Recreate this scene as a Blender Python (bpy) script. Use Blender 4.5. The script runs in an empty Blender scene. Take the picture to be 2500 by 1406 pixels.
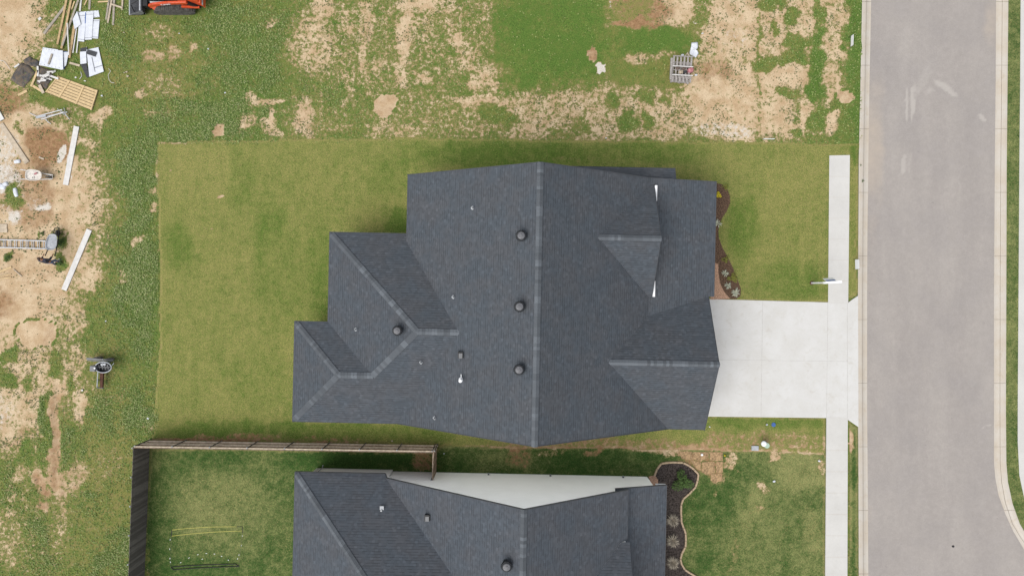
import bpy, bmesh, math, random
import numpy as np
from mathutils import Vector, Matrix

random.seed(7); RNG = np.random.default_rng(7)
SC = bpy.context.scene
COL = SC.collection
R = math.radians

# ---------------------------------------------------------------- camera, sky, sun, exposure
H = 41.67            # height of the drone above the lawns
PXM = 40.0           # photograph pixels per metre on the ground
cd = bpy.data.cameras.new('camera'); cam = bpy.data.objects.new('camera', cd); COL.objects.link(cam)
cam.location = (0, 0, H); cam.rotation_euler = (0, 0, 0)
cd.sensor_width = 36.0; cd.lens = 24.0; cd.sensor_fit = 'HORIZONTAL'; cd.clip_start = 0.5; cd.clip_end = 4000
SC.camera = cam

SUN_DIR = Vector((-0.66, -0.75, 0)).normalized()
SUN_EL = R(57)
w = bpy.data.worlds.new('World'); SC.world = w; w.use_nodes = True
nt = w.node_tree; nt.nodes.clear()
sky = nt.nodes.new('ShaderNodeTexSky'); sky.sky_type = 'NISHITA'; sky.sun_disc = False
sky.sun_elevation = SUN_EL; sky.sun_rotation = math.atan2(SUN_DIR.x, SUN_DIR.y)
sky.air_density = 1.0; sky.dust_density = 0.6; sky.ozone_density = 0.6
hs = nt.nodes.new('ShaderNodeHueSaturation'); hs.inputs['Saturation'].default_value = 0.22
bg = nt.nodes.new('ShaderNodeBackground'); bg.inputs["Strength"].default_value = 0.125
wo = nt.nodes.new('ShaderNodeOutputWorld')
nt.links.new(sky.outputs[0], hs.inputs['Color']); nt.links.new(hs.outputs[0], bg.inputs[0]); nt.links.new(bg.outputs[0], wo.inputs[0])
sd = bpy.data.lights.new('sun', 'SUN'); sd.energy = 2.0; sd.angle = R(50); sd.color = (1.0, 0.96, 0.9)
so = bpy.data.objects.new('sun', sd); COL.objects.link(so)
d = SUN_DIR * math.cos(SUN_EL) + Vector((0, 0, math.sin(SUN_EL)))
so.rotation_euler = d.to_track_quat('Z', 'Y').to_euler(); so.location = d * 60
SC.view_settings.view_transform = 'Standard'; SC.view_settings.look = 'None'
SC.view_settings.gamma = 1.0; SC.view_settings.exposure = 1.03
SC.render.resolution_x = 1024; SC.render.resolution_y = 575

# ---------------------------------------------------------------- helpers
def W(px, py, z=0.0):
    k = (H - z) / H
    return Vector(((px - 1250) / PXM * k, (703 - py) / PXM * k, z))

TH = R(1.2)
def hp(u, v, z):      # house frame (photograph pixels, turned 1.2 degrees) -> metres
    u, v, z = u / PXM, v / PXM, z / PXM
    return Vector((u * math.cos(TH) + v * math.sin(TH), v * math.cos(TH) - u * math.sin(TH), z))

ALB = 0.55           # photograph tone -> surface albedo at this exposure
def srgb(r, g, b):
    f = lambda c: (c / 255 / 12.92) if c / 255 <= 0.04045 else ((c / 255 + 0.055) / 1.055) ** 2.4
    return (f(r) * ALB, f(g) * ALB, f(b) * ALB, 1.0)

def put(o, label=None, cat=None, group=None, kind=None):
    if label: o['label'] = label
    if cat: o['category'] = cat
    if group: o['group'] = group
    if kind: o['kind'] = kind
    return o

class MB:
    def __init__(s): s.v = []; s.f = []; s.t = []; s.m = []
    def add(s, vs, fs, tone=0.5, mi=0):
        b = len(s.v); s.v += [Vector(p) for p in vs]
        for f in fs: s.f.append([b + i for i in f]); s.t.append(tone); s.m.append(mi)
    def box(s, c, sz, rot=0.0, M=None, tone=0.5, mi=0):
        x, y, z = sz[0] / 2, sz[1] / 2, sz[2] / 2
        M = M or Matrix.Rotation(rot, 3, 'Z')
        vs = [Vector(c) + M @ Vector((a * x, b * y, e * z)) for a in (-1, 1) for b in (-1, 1) for e in (-1, 1)]
        s.add(vs, [(0, 1, 3, 2), (4, 6, 7, 5), (0, 4, 5, 1), (2, 3, 7, 6), (0, 2, 6, 4), (1, 5, 7, 3)], tone, mi)
        return s
    def beam(s, p0, p1, wd, ht, tone=0.5, mi=0, up=(0, 0, 1)):
        p0, p1 = Vector(p0), Vector(p1); a = (p1 - p0); L = a.length; a.normalize()
        up = Vector(up)
        if abs(a.dot(up)) > 0.98: up = Vector((0, 1, 0))
        sd_ = up.cross(a).normalized(); u2 = a.cross(sd_)
        M = Matrix((a, sd_, u2)).transposed()
        return s.box((p0 + p1) / 2, (L, wd, ht), M=M, tone=tone, mi=mi)
    def prism(s, pts, dz, tone=0.5, mi=0):       # polygon (top) extruded down by dz
        pts = [Vector(p) for p in pts]
        ar = sum(pts[i].x * pts[(i + 1) % len(pts)].y - pts[(i + 1) % len(pts)].x * pts[i].y for i in range(len(pts)))
        if ar < 0: pts = pts[::-1]
        n = len(pts); lo = [p - Vector((0, 0, dz)) for p in pts]
        s.add(pts + lo, [tuple(range(n)), tuple(range(2 * n - 1, n - 1, -1))] +
              [(i, n + i, n + (i + 1) % n, (i + 1) % n) for i in range(n)], tone, mi)
        return s
    def tube(s, pts, r, n=8, tone=0.5, mi=0, cap=True):
        pts = [Vector(p) for p in pts]; rings = []
        rr = r if isinstance(r, (list, tuple)) else [r] * len(pts)
        vs = []
        for i, p in enumerate(pts):
            a = (pts[min(i + 1, len(pts) - 1)] - pts[max(i - 1, 0)]).normalized()
            up = Vector((0, 0, 1)) if abs(a.z) < 0.95 else Vector((1, 0, 0))
            x = up.cross(a).normalized(); y = a.cross(x)
            vs += [p + (x * math.cos(2 * math.pi * k / n) + y * math.sin(2 * math.pi * k / n)) * rr[i] for k in range(n)]
        fs = [(i * n + k, i * n + (k + 1) % n, (i + 1) * n + (k + 1) % n, (i + 1) * n + k) for i in range(len(pts) - 1) for k in range(n)]
        if cap: fs += [tuple(range(n - 1, -1, -1)), tuple(range((len(pts) - 1) * n, len(pts) * n))]
        s.add(vs, fs, tone, mi); return s
    def lathe(s, c, prof, n=24, tone=0.5, mi=0, rib=0.0, sx=1.0, sy=1.0):
        c = Vector(c); vs = []
        for (r, z) in prof:
            for k in range(n):
                q = r * (1 - rib * (k % 2)); a = 2 * math.pi * k / n
                vs.append(c + Vector((q * sx * math.cos(a), q * sy * math.sin(a), z)))
        m = len(prof)
        fs = [(i * n + k, i * n + (k + 1) % n, (i + 1) * n + (k + 1) % n, (i + 1) * n + k) for i in range(m - 1) for k in range(n)]
        fs += [tuple(range(n - 1, -1, -1)), tuple(range((m - 1) * n, m * n))]
        s.add(vs, fs, tone, mi); return s
    def build(s, name, mat, parent=None, loc=None, smooth=False, uv=False, bevel=0.0, tone=False):
        o0 = Vector(loc) if loc is not None else (parent_loc(parent) if parent else Vector((0, 0, 0)))
        me = bpy.data.meshes.new(name)
        me.from_pydata([tuple(p - o0) for p in s.v], [], s.f)
        for m in (mat if isinstance(mat, (list, tuple)) else [mat]): me.materials.append(m)
        me.polygons.foreach_set('material_index', s.m)
        if smooth: me.polygons.foreach_set('use_smooth', [True] * len(me.polygons))
        if tone:
            a = me.attributes.new('tone', 'FLOAT', 'FACE'); a.data.foreach_set('value', s.t)
        if uv: slope_uv(me, o0)
        me.update()
        o = bpy.data.objects.new(name, me); COL.objects.link(o)
        if bevel:
            b = o.modifiers.new('bevel', 'BEVEL'); b.width = bevel; b.segments = 2; b.limit_method = 'ANGLE'
        if parent: o.parent = parent
        elif loc is not None: o.location = o0
        return o

def parent_loc(p):
    v = Vector((0, 0, 0))
    while p: v += Vector(p.location); p = p.parent
    return v

def slope_uv(me, o0):
    uvl = me.uv_layers.new(name='UVMap'); dat = np.zeros(len(me.loops) * 2)
    for p in me.polygons:
        n = p.normal; e = Vector((0, 0, 1)).cross(n)
        e = e.normalized() if e.length > 1e-4 else Vector((1, 0, 0))
        s_ = n.cross(e)
        for li in p.loop_indices:
            q = me.vertices[me.loops[li].vertex_index].co + o0
            dat[2 * li] = q.dot(e) + 100; dat[2 * li + 1] = q.dot(s_) + 100
    uvl.data.foreach_set('uv', dat)

def thing(name, label, cat, loc, group=None, rz=0.0):
    o = bpy.data.objects.new(name, None); COL.objects.link(o)
    o.location = loc; o.rotation_euler = (0, 0, rz); o.empty_display_size = 0.3
    return put(o, label, cat, group)

def solo(mb, name, mat, label, cat, group=None, smooth=False, bevel=0.0, tone=False, uv=False):
    xs = [p.x for p in mb.v]; ys = [p.y for p in mb.v]; zs = [p.z for p in mb.v]
    o = mb.build(name, mat, loc=((min(xs) + max(xs)) / 2, (min(ys) + max(ys)) / 2, min(zs)), smooth=smooth, bevel=bevel, tone=tone, uv=uv)
    return put(o, label, cat, group)

def copy_tree(root, loc, rz, label=None, group=None):
    r = root.copy(); COL.objects.link(r); r.location = loc; r.rotation_euler = (0, 0, rz)
    if label: r['label'] = label
    if group: r['group'] = group
    for ch in list(root.children):
        c = ch.copy(); COL.objects.link(c); c.parent = r
        for g in list(ch.children):
            q = g.copy(); COL.objects.link(q); q.parent = c
    return r

# ---------------------------------------------------------------- materials
class G:
    def __init__(s, name, rough=0.8, spec=0.3, metal=0.0):
        s.m = bpy.data.materials.new(name); s.m.use_nodes = True
        s.t = s.m.node_tree; s.t.nodes.clear()
        s.out = s.t.nodes.new('ShaderNodeOutputMaterial'); s.b = s.t.nodes.new('ShaderNodeBsdfPrincipled')
        s.t.links.new(s.b.outputs[0], s.out.inputs[0])
        s.b.inputs['Roughness'].default_value = rough; s.b.inputs['Metallic'].default_value = metal
        s.b.inputs['Specular IOR Level'].default_value = spec
        s.pos = s.t.nodes.new('ShaderNodeNewGeometry').outputs['Position']
    def set(s, inp, val):
        if hasattr(val, 'is_linked') or isinstance(val, bpy.types.NodeSocket): s.t.links.new(val, inp)
        else: inp.default_value = val
    def noise(s, scale, detail=4, rough=0.55, vec=None, dist=0.0):
        n = s.t.nodes.new('ShaderNodeTexNoise'); n.inputs['Scale'].default_value = scale
        n.inputs['Detail'].default_value = detail; n.inputs['Roughness'].default_value = rough; n.inputs['Distortion'].default_value = dist
        s.t.links.new(vec or s.pos, n.inputs['Vector']); return n.outputs[0]
    def voro(s, scale, vec=None, feat='F1'):
        n = s.t.nodes.new('ShaderNodeTexVoronoi'); n.inputs['Scale'].default_value = scale; n.feature = feat
        s.t.links.new(vec or s.pos, n.inputs['Vector']); return n.outputs['Distance'], n.outputs['Color']
    def math(s, op, a, b=0.0, c=0.0, clamp=False):
        n = s.t.nodes.new('ShaderNodeMath'); n.operation = op; n.use_clamp = clamp
        s.set(n.inputs[0], a); s.set(n.inputs[1], b); s.set(n.inputs[2], c); return n.outputs[0]
    def sm(s, x, lo, hi):
        n = s.t.nodes.new('ShaderNodeMapRange'); n.interpolation_type = 'SMOOTHSTEP'
        s.set(n.inputs[0], x); n.inputs[1].default_value = lo; n.inputs[2].default_value = hi
        return n.outputs[0]
    def mix(s, f, a, b, mode='MIX'):
        n = s.t.nodes.new('ShaderNodeMix'); n.data_type = 'RGBA'; n.blend_type = mode
        s.set(n.inputs[0], f); s.set(n.inputs[6], a); s.set(n.inputs[7], b); return n.outputs[2]
    def attr(s, name):
        n = s.t.nodes.new('ShaderNodeAttribute'); n.attribute_name = name; return n.outputs['Fac']
    def map(s, vec, sc=(1, 1, 1), loc=(0, 0, 0), rot=(0, 0, 0)):
        n = s.t.nodes.new('ShaderNodeMapping'); s.t.links.new(vec, n.inputs[0])
        n.inputs['Scale'].default_value = sc; n.inputs['Location'].default_value = loc; n.inputs['Rotation'].default_value = rot; return n.outputs[0]
    def objc(s): return s.t.nodes.new('ShaderNodeTexCoord').outputs['Object']
    def uv(s): return s.t.nodes.new('ShaderNodeTexCoord').outputs['UV']
    def sep(s, vec):
        n = s.t.nodes.new('ShaderNodeSeparateXYZ'); s.t.links.new(vec, n.inputs[0]); return n.outputs
    def brick(s, vec, bw, rh, mortar=0.0, off=0.5, smooth=0.1):
        n = s.t.nodes.new('ShaderNodeTexBrick'); s.t.links.new(vec, n.inputs['Vector'])
        n.inputs['Color1'].default_value = (0, 0, 0, 1); n.inputs['Color2'].default_value = (1, 1, 1, 1); n.inputs['Mortar'].default_value = (0.5, 0.5, 0.5, 1)
        n.inputs['Scale'].default_value = 1.0; n.inputs['Mortar Size'].default_value = mortar; n.inputs['Mortar Smooth'].default_value = smooth
        n.inputs['Brick Width'].default_value = bw; n.inputs['Row Height'].default_value = rh; n.offset = off
        return n.outputs['Color'], n.outputs['Fac']
    def bump(s, h, strength=0.3, dist=0.02):
        n = s.t.nodes.new('ShaderNodeBump'); n.inputs['Strength'].default_value = strength; n.inputs['Distance'].default_value = dist
        s.t.links.new(h, n.inputs['Height']); s.t.links.new(n.outputs[0], s.b.inputs['Normal'])
    def color(s, c): s.set(s.b.inputs['Base Color'], c); return s.m

def simple(name, c, rough=0.7, var=0.25, scale=6.0, spec=0.3, metal=0.0, bump=0.0, stretch=None, c2=None):
    g = G(name, rough, spec, metal)
    vec = g.objc()
    if stretch: vec = g.map(vec, stretch)
    n = g.noise(scale, 5, 0.6, vec)
    f = g.sm(n, 0.3, 0.7)
    dk = tuple(x * (1 - var) for x in c[:3]) + (1,)
    lt = tuple(min(1, x * (1 + var * 0.6)) for x in c[:3]) + (1,)
    col = g.mix(f, c2 or dk, lt)
    if bump: g.bump(n, bump, 0.01)
    return g.color(col)

def m_ground(name, lush, olive, fine=1.0, strips=False, contrast=1.0):
    g = G(name, 0.95, 0.1)
    big = g.noise(0.35, 4, 0.6); mid = g.noise(2.0, 7, 0.68); cl = g.noise(7.5, 5, 0.7); fi = g.noise(26.0 * fine, 3, 0.7); mic = g.noise(9.0, 2, 0.5)
    dirt = g.attr('dirt'); ol = g.attr('olive'); clo = g.attr('clover'); br = g.attr('brown'); pa = g.attr('pale')
    # grass
    f = g.math('ADD', ol, g.math('MULTIPLY', g.math('SUBTRACT', mid, 0.5), 1.3 * contrast))
    f = g.math('ADD', f, g.math('MULTIPLY', g.math('SUBTRACT', big, 0.5), 0.8 * contrast))
    f = g.math('ADD', f, g.math('MULTIPLY', g.math('SUBTRACT', cl, 0.5), 0.9 * contrast))
    if strips:
        bc, bf = g.brick(g.map(g.pos, (1, 1, 1), rot=(0, 0, R(91.2))), 1.22, 0.405, 0.012, 0.37, 0.3)
        f = g.math('ADD', f, g.math('MULTIPLY', g.math('SUBTRACT', g.sep(bc)[0], 0.5), 0.16))
        f = g.math('SUBTRACT', f, g.math('MULTIPLY', bf, 0.10))
    f = g.sm(f, 0.0, 1.0)
    gc = g.mix(f, lush, olive)
    sp = g.sm(fi, 0.3, 0.72)
    gc = g.mix(sp, g.mix(1.0, gc, (0.42, 0.46, 0.42, 1), 'MULTIPLY'), g.mix(1.0, gc, (1.6, 1.52, 1.5, 1), 'MULTIPLY'))
    # dry straw flecks
    st = g.sm(g.math('ADD', g.noise(17.0, 3, 0.7), g.math('MULTIPLY', ol, 0.16)), 0.62, 0.76)
    gc = g.mix(g.math('MULTIPLY', st, 0.55), gc, srgb(176, 158, 108))
    # clover: darker leaves with pale flower heads
    vd, vc = g.voro(17.0); vr = g.sep(vc)[0]
    cmask = g.sm(g.math('ADD', clo, g.math('MULTIPLY', g.math('SUBTRACT', g.noise(1.6, 4), 0.5), 1.4)), 0.35, 0.75)
    gc = g.mix(g.math('MULTIPLY', cmask, 0.55), gc, g.mix(sp, srgb(46, 78, 28), srgb(96, 130, 58)))
    dot = g.math('MULTIPLY', g.math('LESS_THAN', vd, 0.40), g.math('GREATER_THAN', vr, 0.45))
    dot = g.math('MULTIPLY', dot, cmask)
    gc = g.mix(g.math('MULTIPLY', dot, 0.5), gc, srgb(178, 186, 126))
    # bare soil
    dn = g.noise(5.0, 6, 0.7)
    tan = g.mix(g.sm(g.noise(1.3, 5, 0.6), 0.35, 0.65), srgb(206, 178, 142), srgb(228, 205, 172))
    brn = g.mix(g.sm(dn, 0.3, 0.7), srgb(146, 112, 80), srgb(188, 152, 116))
    bm = g.sm(g.math('ADD', br, g.math('MULTIPLY', g.math('SUBTRACT', g.noise(1.8, 6, 0.65), 0.5), 0.9)), 0.25, 0.85)
    dc = g.mix(bm, tan, brn)
    pm = g.sm(g.math('ADD', pa, g.math('MULTIPLY', g.math('SUBTRACT', g.noise(4.0, 6, 0.7), 0.5), 1.2)), 0.4, 0.8)
    dc = g.mix(pm, dc, srgb(232, 226, 216))
    gr = g.sm(g.noise(22.0, 4, 0.75), 0.3, 0.7)
    dc = g.mix(gr, g.mix(1.0, dc, (0.74, 0.71, 0.68, 1), 'MULTIPLY'), g.mix(1.0, dc, (1.12, 1.12, 1.12, 1), 'MULTIPLY'))
    # cover
    t = g.math('ADD', dirt, g.math('MULTIPLY', g.math('SUBTRACT', mid, 0.5), 1.15))
    t = g.math('ADD', t, g.math('MULTIPLY', g.math('SUBTRACT', g.noise(4.6, 6, 0.72), 0.5), g.math('ADD', 0.9, g.math('MULTIPLY', g.sm(dirt, 0.12, 0.42), 1.3))))
    t = g.math('ADD', t, g.math('MULTIPLY', g.math('SUBTRACT', g.noise(15.0, 3, 0.7), 0.5), 0.8))
    mk = g.sm(t, 0.42, 0.72)
    # half bare fringe is olive
    gc = g.mix(g.math('MULTIPLY', g.sm(t, 0.14, 0.50), 0.62), gc, srgb(146, 134, 88))
    hgt = g.math('ADD', g.math('MULTIPLY', fi, 0.6), g.math('MULTIPLY', cl, 0.4))
    g.bump(hgt, 0.5, 0.05)
    return g.color(g.mix(mk, gc, dc))

LUSH = srgb(66, 94, 34); OLIVE = srgb(128, 124, 62)
M = {}
M['field'] = m_ground('field grass and soil', srgb(94, 124, 56), srgb(142, 138, 80))
M['sod'] = m_ground('sod', srgb(92, 118, 50), srgb(145, 146, 85), 1.0, True, 0.85)
M['nlawn'] = m_ground('older lawn', srgb(62, 92, 42), srgb(138, 144, 92), 1.0, False, 1.15)

def m_roof(name, base, warm=0.0):
    g = G(name, 0.92, 0.25)
    uv = g.uv()
    bc, bf = g.brick(uv, 0.155, 0.145, 0.0, 0.43)
    r1 = g.sep(bc)[0]
    r3 = g.sep(g.brick(g.map(uv, (1, 1, 1), (0.0, 29.0, 0)), 0.155, 0.145, 0.0, 0.43)[0])[0]
    r2 = g.sep(g.brick(g.map(uv, (1, 1, 1), (0.13, 0, 0)), 0.25, 0.145, 0.0, 0.31)[0])[0]
    v = g.sep(uv)[1]
    fr = g.math('FRACT', g.math('DIVIDE', v, 0.145))
    line = g.math('MULTIPLY', g.math('SUBTRACT', 1.0, g.sm(fr, 0.06, 0.30)), g.sm(r2, 0.2, 0.7))  # shade under the course edges, painted into the colour as broken dark lines
    tab = g.math('ADD', g.math('MULTIPLY', r1, 0.20), g.math('MULTIPLY', g.sm(r3, 0.84, 0.97), 0.19))
    tab = g.math('ADD', tab, 0.90)
    big = g.noise(0.8, 4, 0.6)
    tint = g.mix(g.sm(big, 0.35, 0.65), (base[0] * 0.94, base[1] * 0.99, base[2] * 1.04, 1), (base[0] * 1.035, base[1] * 1.0, base[2] * 1.0, 1))
    gr = g.noise(55, 2, 0.7)
    tab = g.math('MULTIPLY', tab, g.math('ADD', 0.78, g.math('MULTIPLY', gr, 0.44)))
    tab = g.math('MULTIPLY', tab, g.math('SUBTRACT', 1.0, g.math('MULTIPLY', line, 0.42)))
    cc = g.t.nodes.new('ShaderNodeCombineColor')
    for i in range(3): g.t.links.new(tab, cc.inputs[i])
    g.bump(g.math('ADD', g.math('MULTIPLY', fr, -1.0), g.math('MULTIPLY', r1, 0.3)), 0.5, 0.012)
    return g.color(g.mix(1.0, tint, cc.outputs[0], 'MULTIPLY'))
M['roof'] = m_roof('charcoal shingles', (0.0480, 0.0535, 0.0605))
M['roof2'] = m_roof('weathered shingles', (0.0495, 0.0550, 0.0629))
def m_cap(name, base):
    g = G(name, 0.9, 0.25)
    t = g.attr('tone'); n = g.noise(30, 3, 0.7)
    f = g.math('MULTIPLY', g.math('ADD', 0.78, g.math('MULTIPLY', t, 0.55)), g.math('ADD', 0.75, g.math('MULTIPLY', n, 0.5)))
    cc = g.t.nodes.new('ShaderNodeCombineColor')
    for i in range(3): g.t.links.new(f, cc.inputs[i])
    return g.color(g.mix(1.0, base, cc.outputs[0], 'MULTIPLY'))
M['cap'] = m_cap('ridge shingles', (0.0700, 0.0780, 0.088, 1))

def m_asphalt():
    g = G('asphalt', 0.9, 0.2)
    xy = g.sep(g.pos)
    streak = g.noise(1.0, 5, 0.6, g.map(g.pos, (0.7, 0.10, 1)))
    big = g.noise(0.4, 5, 0.6); fi = g.noise(38, 3, 0.8)
    c = g.mix(g.sm(streak, 0.3, 0.7), srgb(171, 164, 159), srgb(179, 172, 166))
    c = g.mix(g.math('MULTIPLY', g.sm(big, 0.4, 0.7), 0.5), c, srgb(164, 158, 155))
    c = g.mix(g.sm(g.noise(3.2, 7, 0.75), 0.35, 0.7), g.mix(1.0, c, (0.94, 0.94, 0.94, 1), 'MULTIPLY'), g.mix(1.0, c, (1.05, 1.05, 1.05, 1), 'MULTIPLY'))
    c = g.mix(fi, g.mix(1.0, c, (0.62, 0.62, 0.62, 1), 'MULTIPLY'), g.mix(1.0, c, (1.36, 1.36, 1.36, 1), 'MULTIPLY'))
    dr = g.math('GREATER_THAN', g.noise(4.3, 2, 0.5), 0.755)
    c = g.mix(g.math('MULTIPLY', dr, 0.25), c, srgb(110, 106, 104))
    d = g.attr('dust')
    dm = g.sm(g.math('ADD', d, g.math('MULTIPLY', g.math('SUBTRACT', g.noise(6, 6, 0.7), 0.5), 0.7)), 0.25, 0.9)
    c = g.mix(g.math('MULTIPLY', dm, 0.7), c, srgb(196, 190, 183))
    s2 = g.attr('sand')
    c = g.mix(g.math('MULTIPLY', g.sm(g.math('ADD', s2, g.math('MULTIPLY', g.math('SUBTRACT', big, 0.5), 0.8)), 0.2, 1.0), 0.8), c, srgb(206, 190, 170))
    fl = g.math('GREATER_THAN', g.noise(9.0, 2, 0.5), 0.735)
    c = g.mix(g.math('MULTIPLY', fl, 0.35), c, srgb(205, 199, 192))
    g.bump(fi, 0.25, 0.01)
    return g.color(c)
M['asphalt'] = m_asphalt()
def m_conc(name, a, b, st=0.5, joint=None):
    g = G(name, 0.85, 0.25)
    n = g.noise(0.7, 6, 0.62); n2 = g.noise(14, 4, 0.7); n3 = g.noise(2.2, 5, 0.65, None, 0.8)
    c = g.mix(g.sm(n, 0.3, 0.7), a, b)
    c = g.mix(g.math('MULTIPLY', g.sm(n3, 0.52, 0.75), st), c, (a[0] * .90, a[1] * .87, a[2] * .82, 1))
    sp = g.math('GREATER_THAN', g.noise(7.5, 2, 0.5), 0.76)
    c = g.mix(g.math('MULTIPLY', sp, 0.3), c, (a[0] * .6, a[1] * .57, a[2] * .52, 1))
    c = g.mix(n2, g.mix(1.0, c, (0.92, 0.92, 0.92, 1), 'MULTIPLY'), g.mix(1.0, c, (1.06, 1.06, 1.06, 1), 'MULTIPLY'))
    g.bump(n2, 0.15, 0.005)
    return g.color(c)
M['drive'] = m_conc('pale driveway concrete', srgb(218, 216, 212), srgb(226, 225, 223), 0.6)
M['walk'] = m_conc('pavement concrete', srgb(214, 212, 208), srgb(222, 220, 216), 0.25)
M['kerb'] = m_conc('kerb concrete', srgb(206, 194, 178), srgb(212, 205, 195), 0.6)
M['joint'] = simple('joint', srgb(150, 140, 128), 0.9)
M['mulch'] = simple('dark bark mulch', srgb(112, 90, 74), 0.95, 0.8, 16, 0.1, bump=0.8)
M['mulch2'] = simple('black bark mulch', srgb(84, 76, 72), 0.95, 0.8, 14, 0.1, bump=0.8)
M['gravel'] = simple('reddish pebbles', srgb(196, 158, 132), 0.9, 0.5, 16, 0.2, bump=0.8)

M['white'] = simple('white paint', (0.5270, 0.5355, 0.5270, 1), 0.6, 0.06, 2)
M['whitebright'] = simple('bright white', (0.6120, 0.6205, 0.6375, 1), 0.5, 0.05, 5)
M['brickwall'] = simple('white painted brick wall', (0.8, 0.8, 0.78, 1), 0.9, 0.08, 12)
M['fascia'] = simple('charcoal fascia', (0.0413, 0.0440, 0.0495, 1), 0.7, 0.15)
M['soffit'] = simple('white fascia', (0.6, 0.6, 0.6, 1), 0.7, 0.1)
M['black'] = simple('black metal', (0.0099, 0.0099, 0.0110, 1), 0.5, 0.2)
M['dkgrey'] = simple('dark grey metal', (0.0330, 0.0352, 0.0385, 1), 0.5, 0.35, 8)
M['midgrey'] = simple('grey metal', (0.1100, 0.1128, 0.1183, 1), 0.45, 0.15, 12)
M['ltgrey'] = simple('light grey metal', (0.2830, 0.2955, 0.3144, 1), 0.45, 0.2, 6)
M['alu'] = simple('aluminium', (0.3773, 0.3836, 0.3961, 1), 0.4, 0.15, 8, 0.5)
M['vent'] = simple('dark vent metal', (0.0193, 0.0204, 0.0231, 1), 0.45, 0.3)
M['ventcap'] = simple('weathered vent cap', (0.0935, 0.0946, 0.1018, 1), 0.5, 0.25, 12)
M['orange'] = simple('orange machine paint', (0.4292, 0.0550, 0.0165, 1), 0.3, 0.2, 5, 0.5)
M['rubber'] = simple('dusty rubber', (0.0660, 0.0616, 0.0561, 1), 0.9, 0.6, 7)
M['rust'] = simple('rusty brown metal', srgb(92, 58, 42), 0.85, 0.5, 14)
M['tan'] = simple('fresh lumber', srgb(206, 176, 132), 0.8, 0.22, 5, stretch=(1, 1, 1))
M['pine'] = simple('yellow pine', srgb(224, 196, 150), 0.8, 0.18, 6)
M['greywood'] = simple('weathered grey wood', srgb(178, 168, 154), 0.9, 0.25, 8)
M['palewood'] = simple('pale board', srgb(206, 190, 168), 0.85, 0.2, 6)
M['palletwood'] = simple('grey pallet wood', srgb(176, 170, 166), 0.9, 0.3, 9)
M['whitewash'] = simple('whitewashed board', (0.4437, 0.4322, 0.4169, 1), 0.8, 0.12, 4)
M['foam'] = simple('white foam sheet', (0.4427, 0.4606, 0.4998, 1), 0.6, 0.10, 5)
M['dots'] = simple('fixing holes', (0.12, 0.13, 0.15, 1), 0.8)
M['blue'] = simple('blue plastic', srgb(70, 110, 180), 0.5, 0.2)
M['tarp'] = simple('dusty black tarp', (0.0275, 0.0292, 0.0319, 1), 0.75, 0.6, 4, c2=srgb(120, 104, 86))
M['blacksheet'] = simple('black sheet', (0.0303, 0.0319, 0.0358, 1), 0.6, 0.3, 6)
M['dirtypan'] = simple('cement crusted tray', (0.4653, 0.4339, 0.3961, 1), 0.85, 0.25, 9)
M['fencein'] = simple('dark weathered fence', (0.05, 0.046, 0.043, 1), 0.9, 0.55, 5, stretch=(7, 7, 0.5))
M['fence'] = simple('cedar fence', srgb(250, 230, 206), 0.9, 0.3, 7)
M['fencedk'] = simple('dark brown boards', srgb(112, 92, 76), 0.9, 0.35, 7)  # plain brown, used for the sheet behind the slats
M['stone'] = simple('tan edging stone', srgb(200, 176, 146), 0.9, 0.25, 9)
M['yellow'] = simple('yellow tube', srgb(214, 206, 104), 0.5, 0.1)
M['pedestal'] = simple('pale green plastic', srgb(184, 206, 186), 0.5, 0.08)
M['pink'] = simple('pink rag', srgb(204, 138, 144), 0.9, 0.45, 14)
M['rubble'] = simple('brown stone rubble', srgb(120, 104, 96), 0.9, 0.4, 10)
M['leafgreen'] = simple('green leaves', srgb(84, 112, 52), 0.8, 0.5, 9)
M['leafolive'] = simple('olive leaves', srgb(136, 138, 58), 0.8, 0.4, 9)
M['leafyellow'] = simple('yellow leaves', srgb(214, 196, 40), 0.8, 0.3, 9)
M['leafpale'] = simple('variegated leaves', srgb(206, 210, 188), 0.7, 0.25, 14)
M['drygrass'] = simple('dry ornamental grass', srgb(204, 192, 172), 0.9, 0.3, 9)
M['skin'] = simple('skin', srgb(178, 128, 100), 0.6, 0.08)
M['hair'] = simple('brown hair', srgb(84, 66, 56), 0.8, 0.3, 30)
M['navy'] = simple('dark navy shirt', srgb(58, 58, 72), 0.9, 0.25, 10)
M['denim'] = simple('denim', srgb(98, 116, 148), 0.9, 0.25, 12)

# ---------------------------------------------------------------- ground sheets
def vnoise(X, Y, cell, seed):
    r = np.random.default_rng(seed); T = r.random((256, 256))
    x = X / cell; y = Y / cell; xi = np.floor(x).astype(int); yi = np.floor(y).astype(int)
    fx = x - xi; fy = y - yi; fx = fx * fx * (3 - 2 * fx); fy = fy * fy * (3 - 2 * fy)
    g = lambda a, b: T[a % 256, b % 256]
    return (g(xi, yi) * (1 - fx) * (1 - fy) + g(xi + 1, yi) * fx * (1 - fy) + g(xi, yi + 1) * (1 - fx) * fy + g(xi + 1, yi + 1) * fx * fy) - 0.5

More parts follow.
